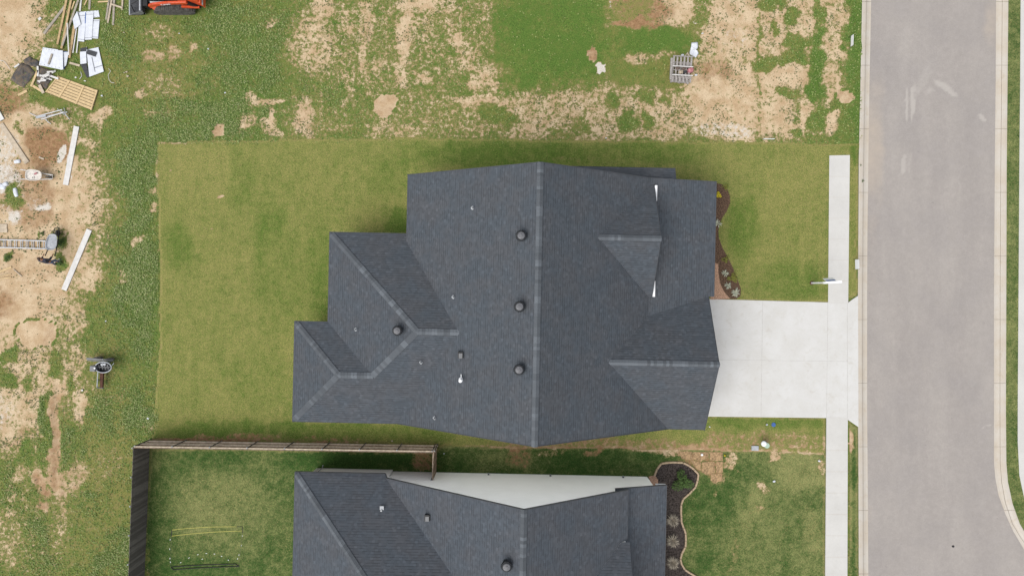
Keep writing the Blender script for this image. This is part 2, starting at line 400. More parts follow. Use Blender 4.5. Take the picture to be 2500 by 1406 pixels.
def paint(X, Y, base, blobs, warp=10.0, soft=0.35):
    A = np.full(X.shape, float(base))
    wx = X + warp * 2 * vnoise(X, Y, 38, 1) + warp * vnoise(X, Y, 13, 2)
    wy = Y + warp * 2 * vnoise(X, Y, 38, 3) + warp * vnoise(X, Y, 13, 4)
    for b in blobs:
        cx, cy, rx, ry, val = b[:5]; rot = R(b[5]) if len(b) > 5 else 0.0; sf = b[6] if len(b) > 6 else soft
        dx = wx - cx; dy = wy - cy
        a = dx * math.cos(rot) + dy * math.sin(rot); c = -dx * math.sin(rot) + dy * math.cos(rot)
        dd = ((np.abs(a) / rx) ** 2.6 + (np.abs(c) / ry) ** 2.6) ** (1 / 2.6)
        t = np.clip((1 + sf - dd) / (2 * sf), 0, 1); t = t * t * (3 - 2 * t)
        A = A * (1 - t) + val * t
    return A

def B(x0, x1, y0, y1, val, rot=0, soft=0.35):       # a blob from its box in the photograph
    return ((x0 + x1) / 2, (y0 + y1) / 2, (x1 - x0) / 2, (y1 - y0) / 2, val, rot, soft)

def attrs(me, **kw):
    for k, a in kw.items():
        at = me.attributes.new(k, 'FLOAT', 'POINT'); at.data.foreach_set('value', np.ascontiguousarray(a.ravel(), dtype=np.float32))

def grid_mesh(name, XS, YS, Z, keep=None):
    nx, ny = len(XS), len(YS)
    X, Y = np.meshgrid(XS, YS)
    co = np.stack([(X - 1250) / PXM, (703 - Y) / PXM, Z], -1).reshape(-1, 3)
    i = np.arange((ny - 1) * nx).reshape(ny - 1, nx)[:, :-1]
    q = np.stack([i + nx, i + nx + 1, i + 1, i], -1)
    if keep is not None: q = q[keep]
    q = q.reshape(-1, 4)
    me = bpy.data.meshes.new(name)
    me.vertices.add(len(co)); me.vertices.foreach_set('co', co.ravel())
    me.loops.add(q.size); me.loops.foreach_set('vertex_index', q.ravel().astype(np.int32))
    me.polygons.add(len(q)); me.polygons.foreach_set('loop_start', np.arange(0, q.size, 4, dtype=np.int32))
    me.polygons.foreach_set('loop_total', np.full(len(q), 4, dtype=np.int32))
    me.polygons.foreach_set('use_smooth', np.ones(len(q), dtype=bool))
    me.update(calc_edges=True); me.validate()
    return me

OUT = [-12000, -6000, -3000, -1500, -800, -400]
XS = np.array(OUT + list(np.arange(-150, 2660, 5)) + [2900, 3300, 4000, 5500, 8500, 14500], float)
YS = np.array(OUT + list(np.arange(-150, 1570, 5)) + [1800, 2200, 2900, 4400, 7400, 13400], float)
X, Y = np.meshgrid(XS, YS)
dirt_b = [
 B(690, 1235, -60, 240, .40, 0, .3), B(870, 1240, 225, 345, .40, 0, .3), B(1160, 1700, 205, 348, .55, 0, .3), B(1700, 2075, -60, 346, .66, 0, .2), B(330, 560, 60, 300, .24, 0, .4), B(560, 870, 225, 345, .32, 0, .4), B(200, 330, 900, 1400, .20, 0, .4), B(0, 200, 1040, 1420, .32, 0, .4),
 # left building plot
 B(-400, 118, -200, 215, .95), B(-400, 205, 225, 640, .92), B(-400, 236, 330, 760, .88), B(-400, 150, 600, 870, .97), B(-400, 205, 800, 1040, .66),
 B(-400, 98, 930, 1100, .74), B(-400, 60, 1050, 1125, .66), B(-400, 14, 1200, 1400, .55),
 B(116, 152, -10, 25, .2), B(121, 148, 74, 94, .3), B(100, 165, 120, 160, .35), B(67, 107, 213, 260, .15), B(107, 150, 232, 270, .12),
 B(213, 268, 270, 312, .72, -38), B(186, 215, 352, 388, .25), B(13, 54, 450, 515, .2), B(170, 196, 300, 330, .35), B(165, 240, 330, 350, .7),
 B(95, 108, 560, 585, .2), B(10, 34, 618, 640, .1), B(136, 160, 622, 660, .15), B(130, 165, 570, 612, .25), B(40, 60, 293, 330, .35),
 B(205, 240, 560, 600, .45), B(200, 235, 640, 720, .72), B(160, 210, 740, 830, .6), B(175, 208, 836, 920, .58), B(180, 212, 937, 1040, .74),
 B(30, 146, 780, 850, .95), B(8, 36, 855, 890, .1), B(0, 40, 905, 950, .15), B(60, 95, 900, 960, .3), B(125, 150, 850, 920, .15), B(165, 190, 900, 960, .1),
 B(98, 128, 965, 1100, .06), B(127, 150, 930, 1165, .92, 0, .3), B(128, 164, 1150, 1230, .9, 0, .4), B(138, 158, 1220, 1330, .5), B(87, 120, 1153, 1203, .88, 0, .4),
 B(95, 113, 1217, 1253, .8, 0, .4), B(160, 205, 1128, 1216, .6, 32), B(40, 70, 1150, 1175, .6), B(20, 45, 1180, 1290, .45), B(0, 30, 1310, 1400, .5),
 B(55, 85, 1080, 1140, .1), B(230, 290, 1090, 1170, .35), B(270, 300, 950, 1000, .3), B(285, 305, 655, 690, .5), B(325, 345, 565, 600, .6, 40),
 B(350, 376, 455, 480, .6, 35), B(366, 386, 508, 530, .55), B(358, 376, 1028, 1046, .6), B(350, 372, 1030, 1048, .5),
 # upper middle field
 B(340, 425, 62, 100, .42), B(345, 405, 122, 152, .62), B(415, 440, 120, 148, .6), B(455, 470, 95, 128, .6), B(330, 352, 222, 246, .72, -30), B(345, 440, 180, 235, .42), B(350, 400, 268, 290, .5),
 B(525, 555, 297, 337, .95, 0, .25), B(583, 620, 278, 325, .62), B(612, 692, 233, 252, .7), B(655, 672, 258, 286, .85), B(636, 690, 285, 338, .64), B(650, 672, 46, 66, .62),
 B(759, 818, -10, 40, .72), B(728, 812, 36, 170, .62), B(700, 738, 85, 148, .5), B(723, 775, 245, 338, .74), B(770, 850, 290, 320, .4), B(838, 866, 22, 88, .55), B(837, 858, 130, 270, .5), B(880, 902, -10, 185, .6),
 B(915, 970, 222, 290, 1.0, 32, .14), B(891, 1043, 290, 336, .5), B(973, 1055, -20, 32, .78), B(966, 1008, 30, 138, .82), B(1053, 1123, -20, 28, .56), B(1005, 1058, 30, 112, .5), B(968, 995, 135, 220, .68),
 B(905, 955, 20, 70, .4), B(889, 912, 20, 110, .62), B(916, 946, 136, 174, .55), B(1092, 1107, 36, 92, .65), B(1095, 1135, 88, 106, .8), B(1176, 1210, 10, 88, .52), B(1128, 1162, 104, 172, .6), B(1160, 1230, 150, 220, .66),
 B(1225, 1252, 163, 192, .56), B(1022, 1057, 170, 202, .6), B(1133, 1168, 186, 212, .68), B(1232, 1244, -5, 16, .7), B(1104, 1230, 233, 253, .72), B(1227, 1460, 232, 330, .6), B(995, 1165, 276, 308, .42), B(1329, 1452, 204, 232, .42),
 B(1215, 1486, -30, 205, .0), B(1180, 1260, 262, 312, .05), B(1340, 1400, 318, 345, .25),
 # right field
 B(1486, 1700, -60, 70, .48, 0, .22), B(1490, 1600, 0, 52, .36), B(1590, 1690, -20, 66, .78), B(1486, 1620, 54, 70, .85, 0, .3), B(1700, 1738, -20, 90, .35), B(1720, 1755, 58, 102, .85), B(1738, 1852, -40, 140, .80),
 B(1775, 1850, 110, 165, .72), B(1852, 1860, -40, 340, .2), B(1860, 1985, -40, 136, .72), B(2005, 2088, -40, 262, .66), B(1690, 1785, 144, 202, .56), B(1671, 1850, 160, 345, .84), B(1560, 1700, 225, 345, .64), B(1400, 1570, 225, 343, .60),
 B(1860, 1976, 164, 212, .9), B(1862, 1975, 238, 338, .76), B(1515, 1690, 70, 124, .02), B(1500, 1625, 141, 203, .10), B(1434, 1458, 112, 153, 1.0, 0, .1), B(1452, 1478, 155, 187, 1.0, 0, .3), B(1521, 1592, 130, 156, .66), B(1592, 1650, 124, 142, .5),
 B(1560, 1592, 228, 252, .2), B(1478, 1508, 228, 270, .22), B(1560, 1592, 278, 306, .08), B(1508, 1550, 282, 318, .12), B(1605, 1640, 228, 246, .2), B(1400, 1440, 290, 330, .35),
 B(1878, 1896, 40, 88, .08), B(1914, 1958, 22, 58, .08), B(1858, 1915, -5, 22, .12), B(1915, 1975, 76, 128, .06, 35), B(1838, 1896, 138, 182, .03), B(1902, 1966, 132, 163, .05), B(1972, 2014, 78, 250, .03), B(1988, 2010, -20, 74, .18),
 B(2070, 2110, -40, 345, .10), B(2042, 2086, 223, 258, .97), B(2000, 2044, 270, 330, .88), B(2013, 2068, 245, 276, .06), B(2039, 2106, 274, 342, .06), B(1976, 2010, 262, 318, .06), B(1921, 1963, 306, 339, .12), B(1908, 1965, 208, 240, .22),
 B(1928, 1946, 240, 300, .45), B(2060, 2085, 60, 120, .25), B(2050, 2075, 150, 215, .3), B(1700, 1715, 90, 130, .2),
]
brown_b = [B(-400, 67, 196, 285, 1.0), B(60, 172, 300, 405, .95), B(0, 120, 395, 560, .62), B(-400, 30, 690, 790, .95), B(30, 140, 440, 560, .6), B(120, 170, 930, 1240, .55), B(85, 122, 1150, 1255, .65), B(20, 100, 1040, 1110, .5), B(0, 140, 620, 700, .35),  # dark left edge: brown soil with a shadow painted in as brown
           B(100, 140, 790, 850, .5), B(330, 450, 100, 160, .5), B(525, 555, 290, 340, .45), B(910, 975, 220, 290, .42), B(1432, 1460, 110, 154, .7), B(1486, 1640, -40, 70, .75), B(720, 780, 240, 340, .4), B(2040, 2088, 220, 260, .45), B(1690, 1785, 140, 205, .6), B(160, 210, 1128, 1216, .5), B(1486, 1620, 54, 72, .9)]
pale_b = [B(-40, 50, 315, 400, .62), B(-40, 60, 395, 480, .68), B(0, 60, 480, 560, .5), B(60, 130, 485, 520, .5), B(100, 150, 320, 420, .3), B(88, 125, 498, 512, .95), B(20, 45, 518, 545, .8), B(140, 158, 346, 402, 1.0, 18, .2), B(163, 172, 375, 420, .8), B(1452, 1478, 155, 187, 1.3, 0, .3), B(1487, 1496, 2, 30, .9), B(1690, 1705, 45, 75, .8),
          B(-200, 30, 860, 930, .6), B(-200, 60, 940, 1060, .5), B(1680, 1860, 300, 340, .55), B(1740, 1840, 60, 120, .42), B(980, 1020, 10, 60, .35), B(172, 180, 425, 440, .8), B(20, 110, 470, 500, .4), B(60, 110, 280, 300, .3)]
olive_b = [B(330, 470, 60, 290, .62), B(250, 330, 150, 220, .55), B(200, 320, 880, 1330, .62), B(200, 330, 620, 760, .5), B(100, 330, 1200, 1500, .55), B(50, 120, 1260, 1420, .45), B(900, 1200, 240, 340, .45), B(1486, 1640, -40, 70, .7), B(1640, 1800, 140, 210, .8), B(1240, 1490, -40, 60, .35), B(1215, 1480, 0, 210, .12),
           B(1510, 1690, 70, 130, .15), B(2070, 2110, -40, 350, .1), B(480, 700, 200, 340, .2), B(700, 1240, 0, 240, .38), B(1972, 2014, 80, 250, .08)]
clover_b = [B(480, 680, 0, 160, .6), B(560, 700, 60, 200, .7), B(380, 640, 225, 345, .95), B(500, 620, 150, 240, .62), B(290, 390, 330, 560, .9), B(280, 392, 540, 820, .95), B(335, 392, 800, 900, .7), B(300, 380, 960, 1080, .7), B(215, 330, 940, 1040, .6), B(240, 330, 1300, 1500, .85), B(230, 330, 40, 130, .65), B(98, 128, 960, 1100, .7), B(160, 215, 1050, 1120, .6),
            B(50, 130, 1240, 1480, .6), B(190, 240, 1210, 1260, .6), B(140, 200, 1380, 1500, .4), B(690, 860, 170, 260, .3), B(300, 330, 20, 60, .5), B(0, 60, 1140, 1260, .5)]
def crisp(b): return (b[4] >= .95 and max(b[2], b[3]) < 110 and b[0] > 60) or (len(b) > 6 and b[6] < .2)
dirt = paint(X, Y, .15, [b for b in dirt_b if not crisp(b)], 13, .5)
cr = [b for b in dirt_b if crisp(b)]
dc_ = paint(X, Y, -9, [tuple(b[:4]) + (b[4] + .12,) + tuple(b[5:6]) + (.12,) for b in cr], 8, .12)
dirt = np.where(dc_ > -2, np.maximum(dirt * .0 + dc_, -2), dirt)
olive = paint(X, Y, .42, olive_b, 20, .5)
clover = paint(X, Y, .08, clover_b, 26, .7) * np.clip(1 + 1.6 * vnoise(X, Y, 24, 61), 0.2, 1.6)
brown = paint(X, Y, .12, brown_b, 12, .4)
pale = paint(X, Y, .0, pale_b, 6, .4)
Z = 0.022 * vnoise(X, Y, 60, 11) * 2 + 0.012 * vnoise(X, Y, 11, 12)
rut = paint(X, Y, 0, [B(131, 147, 930, 1165, 1, 0, .2), B(152, 162, 1160, 1225, 1, 0, .3), B(134, 142, 1160, 1225, .7, 0, .3), B(88, 98, 1160, 1205, 1, 0, .3)], 3, .3)
Z = Z - 0.07 * rut
KX = 2105                                             # back of the kerb; the sheet drops under the road east of it
Z = np.where(X > KX + 1, -0.30, Z)
Z = np.minimum(Z, 0.03)
# under lawns and slabs the sheet lies flat and a little lower
lawnish = (X > 392) & (Y > 356)
Z = np.where(lawnish | ((X > 376) & (Y > 1100)), np.minimum(Z, -0.03), Z)
me = grid_mesh('ground', XS, YS, Z); attrs(me, dirt=dirt, olive=olive, clover=clover, brown=brown, pale=pale)
me.materials.append(M['field'])
o = bpy.data.objects.new('ground', me); COL.objects.link(o); put(o, 'patchy weedy field of grass, clover and bare tan soil around the building plot', 'ground', None, 'structure')

def scatter(name, n, seed, weight, size, hgt, mat, label, cat, flower=False):
    r = np.random.default_rng(seed); pw = np.clip(weight, 0, 1).ravel(); pw = np.where((XX.ravel() < -120) | (XX.ravel() > 2100) | (YY.ravel() < -120) | (YY.ravel() > 1540), 0, pw); pw /= pw.sum()
    i = r.choice(len(pw), n, p=pw)
    px = XX.ravel()[i] + r.uniform(-2.5, 2.5, n); py = YY.ravel()[i] + r.uniform(-2.5, 2.5, n); z = ZZ.ravel()[i]
    x = (px - 1250) / PXM; y = (703 - py) / PXM; a = r.uniform(0, 6.283, n); s = size * r.uniform(.6, 1.5, n); h = hgt * r.uniform(.4, 1.3, n)
    c, d = np.cos(a), np.sin(a)
    if flower:
        k = np.arange(5) * 2 * np.pi / 5
        co = np.stack([x[:, None] + s[:, None] * np.cos(k + a[:, None]), y[:, None] + s[:, None] * np.sin(k + a[:, None]), (z + h)[:, None] + 0 * k], -1); m = 5
    else:
        co = np.stack([np.stack([x - d * s * .5, y + c * s * .5, z + h * .25], -1), np.stack([x + d * s * .5, y - c * s * .5, z + h * .25], -1),
                       np.stack([x + c * s + d * s * .35, y + d * s - c * s * .35, z + h], -1), np.stack([x + c * s - d * s * .35, y + d * s + c * s * .35, z + h], -1)], 1); m = 4
    co = co.reshape(-1, 3); me = bpy.data.meshes.new(name)
    me.vertices.add(len(co)); me.vertices.foreach_set('co', co.ravel().astype(np.float32))
    me.loops.add(len(co)); me.loops.foreach_set('vertex_index', np.arange(len(co), dtype=np.int32))
    me.polygons.add(n); me.polygons.foreach_set('loop_start', np.arange(0, len(co), m, dtype=np.int32)); me.polygons.foreach_set('loop_total', np.full(n, m, dtype=np.int32))
    me.update(calc_edges=True); me.validate()
    at = me.attributes.new('tone', 'FLOAT', 'FACE'); at.data.foreach_set('value', r.random(n).astype(np.float32))
    me.materials.append(mat); o = bpy.data.objects.new(name, me); COL.objects.link(o); return put(o, label, cat, None, 'stuff')
def m_leaf(name, c0, c1, c2):
    g = G(name, 0.8, 0.25); t = g.attr('tone')
    return g.color(g.mix(g.sm(t, .6, 1.0), g.mix(g.sm(t, 0, .7), c0, c1), c2))
XX, YY, ZZ = X, Y, Z
grassy = np.clip(1 - (dirt - .1) / .45, 0, 1) * (X < 2103)
onlawn = ((X > 388) & (Y > 352)) | ((X > 362) & (Y > 1085))
grassy = np.where(onlawn, 0, grassy)
for (x0, x1, y0, y1) in ((174, 246, 22, 106), (90, 170, 112, 175), (192, 256, 112, 192), (104, 243, 183, 272), (312, 505, -120, 44), (1622, 1700, 132, 212), (1680, 1708, 100, 144), (150, 196, 300, 456), (150, 225, 555, 712)):
    grassy = np.where((X > x0) & (X < x1) & (Y > y0) & (Y < y1), grassy * (.25 if x1 - x0 in (46, 75) else .0), grassy)
mown = np.where((X > 1195) & (X < 1705) & (Y < 225), 0.12, 1.0)
scatter('weeds', 72000, 3, grassy * mown * (.12 + clover), .05, .055, m_leaf('weed leaves', srgb(98, 128, 58), srgb(126, 148, 76), srgb(166, 172, 112)), 'clover and low weeds growing in the unmown field', 'weeds')
scatter('clover_flowers', 8000, 4, np.where(onlawn, 0, np.clip(clover - .25, 0, 1) * grassy * mown), .015, .13, m_leaf('clover heads', srgb(160, 172, 110), srgb(188, 194, 138), srgb(206, 208, 162)), 'small pale clover flower heads in the dense clover around the upper lawn', 'flowers', True)
sparse = np.where(onlawn | (X > 2103) | ((X > 150) & (X < 225) & (Y > 300) & (Y < 712)), 0, np.exp(-((dirt - .72) / .2) ** 2) * (vnoise(X, Y, 14, 31) + vnoise(X, Y, 45, 32) > .12))
scatter('sparse_weeds', 6500, 5, sparse, .05, .05, m_leaf('sparse leaves', srgb(82, 98, 54), srgb(112, 122, 74), srgb(142, 138, 96)), 'sparse small weeds sprouting through the bare soil', 'weeds')
def inside(poly, X, Y):
    c = np.zeros(X.shape, bool); n = len(poly); j = n - 1
    for i in range(n):
        xi, yi = poly[i]; xj, yj = poly[j]
        c ^= ((yi > Y) != (yj > Y)) & (X < (xj - xi) * (Y - yi) / (yj - yi + 1e-9) + xi); j = i
    return c

def sheet(name, poly, z, mat, label, cat, cell=4.0, ragged=1.5, paints=None, base=None, kind='structure', seed=5, holes=(), rim=.32):
    xs = [p[0] for p in poly]; ys = [p[1] for p in poly]
    XS = np.arange(min(xs) - cell, max(xs) + 2 * cell, cell); YS = np.arange(min(ys) - cell, max(ys) + 2 * cell, cell)
    X, Y = np.meshgrid(XS, YS)
    wx = X + ragged * 2 * vnoise(X, Y, 9, seed); wy = Y + ragged * 2 * vnoise(X, Y, 9, seed + 1)
    ins = inside(poly, wx, wy)
    for h in holes: ins &= ~inside(h, X, Y)
    keep = ins[:-1, :-1] & ins[1:, :-1] & ins[:-1, 1:] & ins[1:, 1:]
    # vertices beyond the edge are pulled down so that the turf rolls over into the soil
    cnt = np.zeros(X.shape); cnt[:-1, :-1] += keep; cnt[1:, :-1] += keep; cnt[:-1, 1:] += keep; cnt[1:, 1:] += keep
    Z = np.where(cnt >= 4, z, z - 0.03) + 0.008 * vnoise(X, Y, 12, seed + 2)
    me = grid_mesh(name, XS, YS, Z, keep)
    base = base or {}
    paints = paints or {}
    kw = {}
    for k in ('dirt', 'olive', 'clover', 'brown', 'pale'):
        kw[k] = paint(X, Y, base.get(k, 0.0), paints.get(k, []), 8, .45)
    e = (cnt < 4).astype(float); e2 = e.copy()
    e2[1:] = np.maximum(e2[1:], e[:-1]); e2[:-1] = np.maximum(e2[:-1], e[1:]); e2[:, 1:] = np.maximum(e2[:, 1:], e[:, :-1]); e2[:, :-1] = np.maximum(e2[:, :-1], e[:, 1:])
    kw['dirt'] = kw['dirt'] + rim * e2; kw['olive'] = np.minimum(1.0, kw['olive'] + .3 * e2)
    attrs(me, **kw); me.materials.append(mat)
    o = bpy.data.objects.new(name, me); COL.objects.link(o)
    return put(o, label, cat, None, kind)

bed1 = [(1735, 447), (1748, 447), (1762, 450), (1775, 460), (1782, 478), (1783, 495), (1775, 515), (1765, 530), (1757, 545), (1754, 565), (1755, 580), (1764, 605), (1778, 630), (1790, 655), (1800, 680), (1809, 705), (1808, 722), (1798, 730), (1785, 730), (1735, 731)]
sod = [(380, 345), (480, 342), (600, 340), (720, 337), (850, 335), (1100, 335), (1300, 339), (1500, 342), (1800, 343), (1960, 346), (2099, 350), (2097, 420), (2096, 560), (2096, 640), (2095, 725), (2018, 742), (1700, 735), (1700, 1010), (2018, 1017), (2017, 1108), (1850, 1105), (1620, 1101), (1480, 1098), (1250, 1097), (1070, 1090), (700, 1084), (371, 1078), (371, 1060), (375, 1000), (380, 920), (386, 850), (387, 760), (388, 640), (384, 520), (378, 420)]
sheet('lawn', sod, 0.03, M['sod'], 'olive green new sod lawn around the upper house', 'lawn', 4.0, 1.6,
      dict(olive=[B(620, 700, 480, 720, .36), B(900, 1010, 380, 480, .45), B(400, 470, 540, 660, .35), B(1500, 1700, 340, 400, .38), B(1000, 1500, 342, 410, .26, 0, .5), B(940, 1000, 500, 570, .2), B(400, 1060, 1030, 1075, .3), B(1780, 1850, 480, 640, .34), B(1850, 2010, 640, 740, .40), B(560, 620, 380, 520, .5), B(750, 820, 560, 780, .35), B(1860, 2000, 360, 560, .72), B(550, 700, 850, 1000, .55), B(380, 560, 340, 480, .78), B(640, 760, 560, 800, .5), B(2070, 2100, 350, 400, .1), B(1735, 2017, 1017, 1045, .35), B(700, 1060, 1040, 1080, .4)],  # strip north of the house: greener, with house shade also put into the colour
           dirt=[B(372, 700, 1060, 1082, .55), B(700, 900, 1068, 1084, .40), B(1180, 1700, 1068, 1104, .52), B(1700, 1860, 1060, 1106, .62), B(1740, 2017, 1048, 1108, .44), B(1660, 1720, 1082, 1102, .75), B(532, 546, 474, 482, .8), B(500, 515, 560, 564, .6), B(404, 416, 418, 426, .55), B(380, 392, 390, 398, .5), B(380, 470, 343, 352, .3), B(1340, 1480, 380, 400, .22), B(380, 394, 420, 440, .5), B(1990, 2017, 1060, 1100, .4)],
           brown=[B(372, 900, 1050, 1084, .8), B(1180, 2017, 1050, 1108, .65)]),
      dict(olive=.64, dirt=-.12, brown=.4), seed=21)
vpoly = [(2073, 735), (2074, 360), (2099, 352), (2096, 560), (2095, 718), (2083, 732)]
sheet('verge', [(2071, 1024), (2094, 1042), (2097, 1110), (2098, 1406), (2099, 3000), (2071, 3000), (2070, 1406)], 0.03, M['nlawn'], 'narrow green grass verge between pavement and kerb beside the lower lawn', 'verge', 4.0, 1.2,
      dict(olive=[B(2060, 2100, 1020, 1060, .6), B(2060, 2100, 1195, 1230, .6), B(2060, 2100, 1120, 1190, .2)], dirt=[B(2066, 2086, 1050, 1098, .75)]), dict(olive=.36, dirt=-.1, brown=.5), seed=31)
nl = [(366, 1092), (700, 1095), (1062, 1102), (1070, 1083), (1250, 1090), (1480, 1090), (1620, 1093), (1850, 1097), (2019, 1100), (2016, 1406), (2016, 1700), (330, 1700), (345, 1406), (355, 1250)]
sheet('lower_lawn', nl, 0.02, M['nlawn'], 'darker green lawn around the lower house', 'lawn', 4.0, 1.5,
      dict(olive=[B(340, 720, 1100, 1500, .16, 0, .3), B(400, 680, 1130, 1380, .52, 0, .5), B(440, 600, 1160, 1300, .64, 0, .6), B(640, 722, 1160, 1420, .42), B(700, 1060, 1095, 1150, .04), B(1060, 1620, 1095, 1170, .20), B(1150, 1300, 1100, 1150, .5), B(1680, 2020, 1110, 1500, .46), B(1690, 1800, 1180, 1330, .30), B(1900, 2016, 1100, 1200, .78), B(1750, 1900, 1280, 1420, .5), B(1800, 1880, 1130, 1170, .3), B(1820, 1860, 1180, 1300, .7, 20), B(1960, 2010, 1250, 1350, .75), B(1700, 1740, 1340, 1400, .2)],
           dirt=[B(1005, 1062, 1106, 1150, .55), B(1230, 1300, 1092, 1142, .5), B(1310, 1380, 1100, 1120, .35), B(1420, 1470, 1096, 1112, .6), B(1560, 1700, 1098, 1112, .6), B(1650, 1700, 1098, 1112, .7), B(1655, 1768, 1100, 1160, .56), B(1728, 1772, 1150, 1182, .5), B(1768, 1800, 1108, 1150, .62), B(1876, 1902, 1105, 1132, .66), B(1855, 1875, 1168, 1200, .6, -30), B(1800, 1815, 1146, 1158, .6), B(1995, 2016, 1120, 1160, .55), B(1730, 1745, 1195, 1210, .4), B(1900, 2018, 1102, 1112, .6), B(1843, 1870, 1225, 1245, .42), B(1780, 1795, 1295, 1420, .3, 12)],
           brown=[B(1000, 1062, 1104, 1152, 1.0), B(1655, 1770, 1095, 1180, .85), B(1230, 1310, 1090, 1145, .9), B(1420, 1480, 1090, 1115, .8)]),
      dict(olive=.36, dirt=-.08, brown=.35), seed=41)

# ---------------------------------------------------------------- road, kerbs, pavements, driveway
def poly_sheet(name, pts, z, mat, label, cat, kind='structure', dz=0.06):
    mb = MB(); mb.prism([W(px, py, z) for px, py in pts], dz)
    o = mb.build(name, mat); return put(o, label, cat, None, kind)

ZR = -0.12
lk = [(2105, -6000), (2105, -200), (2105, 0), (2101, 200), (2097, 400), (2096, 560), (2095, 720), (2095, 1000), (2096, 1100), (2097, 1406), (2098, 1700), (2100, 6000)]
la = [(2130, -6000), (2129, -200), (2127, 0), (2123, 200), (2120, 400), (2118, 560), (2117, 720), (2117, 1000), (2118, 1100), (2120, 1406), (2121, 1700), (2123, 6000)]
ra = [(2434, -6000), (2434, -200), (2432, 0), (2431, 200), (2429, 400), (2427, 700), (2427, 1000), (2427, 1128), (2430, 1165), (2438, 1208), (2454, 1252), (2474, 1296), (2500, 1340), (2535, 1385), (2580, 1420), (2640, 1445), (2800, 1462), (6000, 1470)]
rk = [(2464, -6000), (2463, -200), (2462, 0), (2460, 200), (2458, 400), (2457, 700), (2456, 1000), (2457, 1128), (2461, 1176), (2472, 1228), (2490, 1278), (2510, 1312), (2540, 1350), (2580, 1385), (2640, 1412), (2800, 1430), (6000, 1438)]
rv = [(2494, -6000), (2493, -200), (2492, 0), (2491, 200), (2489, 400), (2487, 700), (2485, 1000), (2485, 1080), (2489, 1160), (2501, 1216), (2520, 1262), (2540, 1290), (2565, 1320), (2600, 1345), (2650, 1365), (2800, 1382), (6000, 1390)]
rp = [(2546, -6000), (2545, -200), (2544, 0), (2543, 200), (2541, 400), (2539, 700), (2537, 1000), (2538, 1070), (2542, 1130), (2552, 1180), (2568, 1220), (2586, 1248), (2606, 1272), (2632, 1292), (2670, 1308), (2800, 1330), (6000, 1338)]

# road sheet (a grid, so that dust marks can be painted on it)
XS = np.arange(2100, 2860, 6.0); YS = np.concatenate([np.array([-9000, -4000, -1500, -600]), np.arange(-150, 1900, 6.0), np.array([2500, 4000, 9000])])
X, Y = np.meshgrid(XS, YS)
dust = paint(X, Y, 0, [B(2205, 2235, 85, 145, .95, -15, .5), B(2195, 2250, 40, 150, .4, 0, .6), B(2210, 2219, 212, 300, .9, 2, .3), B(2224, 2234, 205, 302, .9, 3, .3), B(2274, 2345, 206, 222, .85, 36, .4), B(2265, 2285, 212, 228, .6), B(2322, 2350, 190, 196, .5, 62, .5), B(2383, 2410, 284, 296, .95, 45, .4),
                       B(2198, 2212, 375, 430, .75, 12, .4), B(2214, 2226, 365, 430, .5, 8, .4), B(2395, 2426, 1040, 1044, .8, -28, .5), B(2120, 2136, 1225, 1229, .8), B(2160, 2175, 130, 140, .4), B(2310, 2330, 1330, 1345, .4), B(2380, 2410, 1200, 1240, .4), B(2325, 2340, 1230, 1280, .3), B(2300, 2420, 60, 120, .15), B(2340, 2350, 160, 180, .3)], 4, .4)
dust = np.maximum(dust, paint(X, Y, 0, [B(2180, 2300, -150, 20, .3, 0, .6), B(2160, 2330, 60, 210, .34, 10, .6), B(2240, 2262, 150, 260, .5, 24, .5), B(2170, 2186, 330, 520, .36, 4, .5), B(2330, 2350, 420, 700, .22, 0, .6), B(2230, 2250, 560, 900, .22, 0, .6), B(2150, 2200, 900, 1000, .3, 0, .6), B(2280, 2330, 1100, 1200, .3, 0, .6), B(2380, 2400, 60, 240, .3, -8, .6)], 8, .5))
sand = paint(X, Y, 0, [B(2100, 2165, 180, 520, .55, 0, .5), B(2100, 2150, 500, 800, .3, 0, .6), B(2400, 2450, -40, 140, .4, 0, .6), B(2100, 2140, 1230, 1290, .4, 0, .6)], 6, .5)
me = grid_mesh('road', XS, YS, np.full(X.shape, ZR))
me.vertices.foreach_get('co', (co := np.zeros(len(me.vertices) * 3))); co = co.reshape(-1, 3); co[:, :2] *= (H - ZR) / H; me.vertices.foreach_set('co', co.ravel())
attrs(me, dust=dust, sand=sand); me.materials.append(M['asphalt'])
o = bpy.data.objects.new('road', me); COL.objects.link(o); put(o, 'faded dusty grey asphalt street', 'road', None, 'structure')
poly_sheet('side_road', [(2858, 1420), (9000, 1420), (9000, 1800), (2858, 1800)], ZR, M['asphalt'], 'side street meeting the asphalt street', 'road')

def ribbon(a, b, za, zb, prof=None, skirt=0.25):
    mb = MB(); n = len(a)
    prof = prof or [(0, za), (1, zb)]
    rows = []
    for (p, q) in zip(a, b):
        rows.append([W(p[0] + (q[0] - p[0]) * t, p[1] + (q[1] - p[1]) * t, z) for t, z in prof])
    k = len(prof); vs = [v for r in rows for v in r]
    fs = [(i * k + j, i * k + j + 1, (i + 1) * k + j + 1, (i + 1) * k + j) for i in range(n - 1) for j in range(k - 1)]
    b0 = len(vs)
    mb.add(vs, fs)
    for j in (0, k - 1):
        e = [r[j] for r in rows]; l = [p - Vector((0, 0, skirt)) for p in e]
        mb.add(e + l, [(i, i + 1, n + i + 1, n + i) for i in range(n - 1)])
    return mb
def fixn(o):
    bm = bmesh.new(); bm.from_mesh(o.data)
    for f in bm.faces:
        if f.normal.z < -0.05: f.normal_flip()
    bm.to_mesh(o.data); bm.free()
KP = [(0, 0.02), (0.12, 0.025), (0.38, 0.0), (0.62, -0.075), (0.8, -0.105), (1.0, -0.112)]
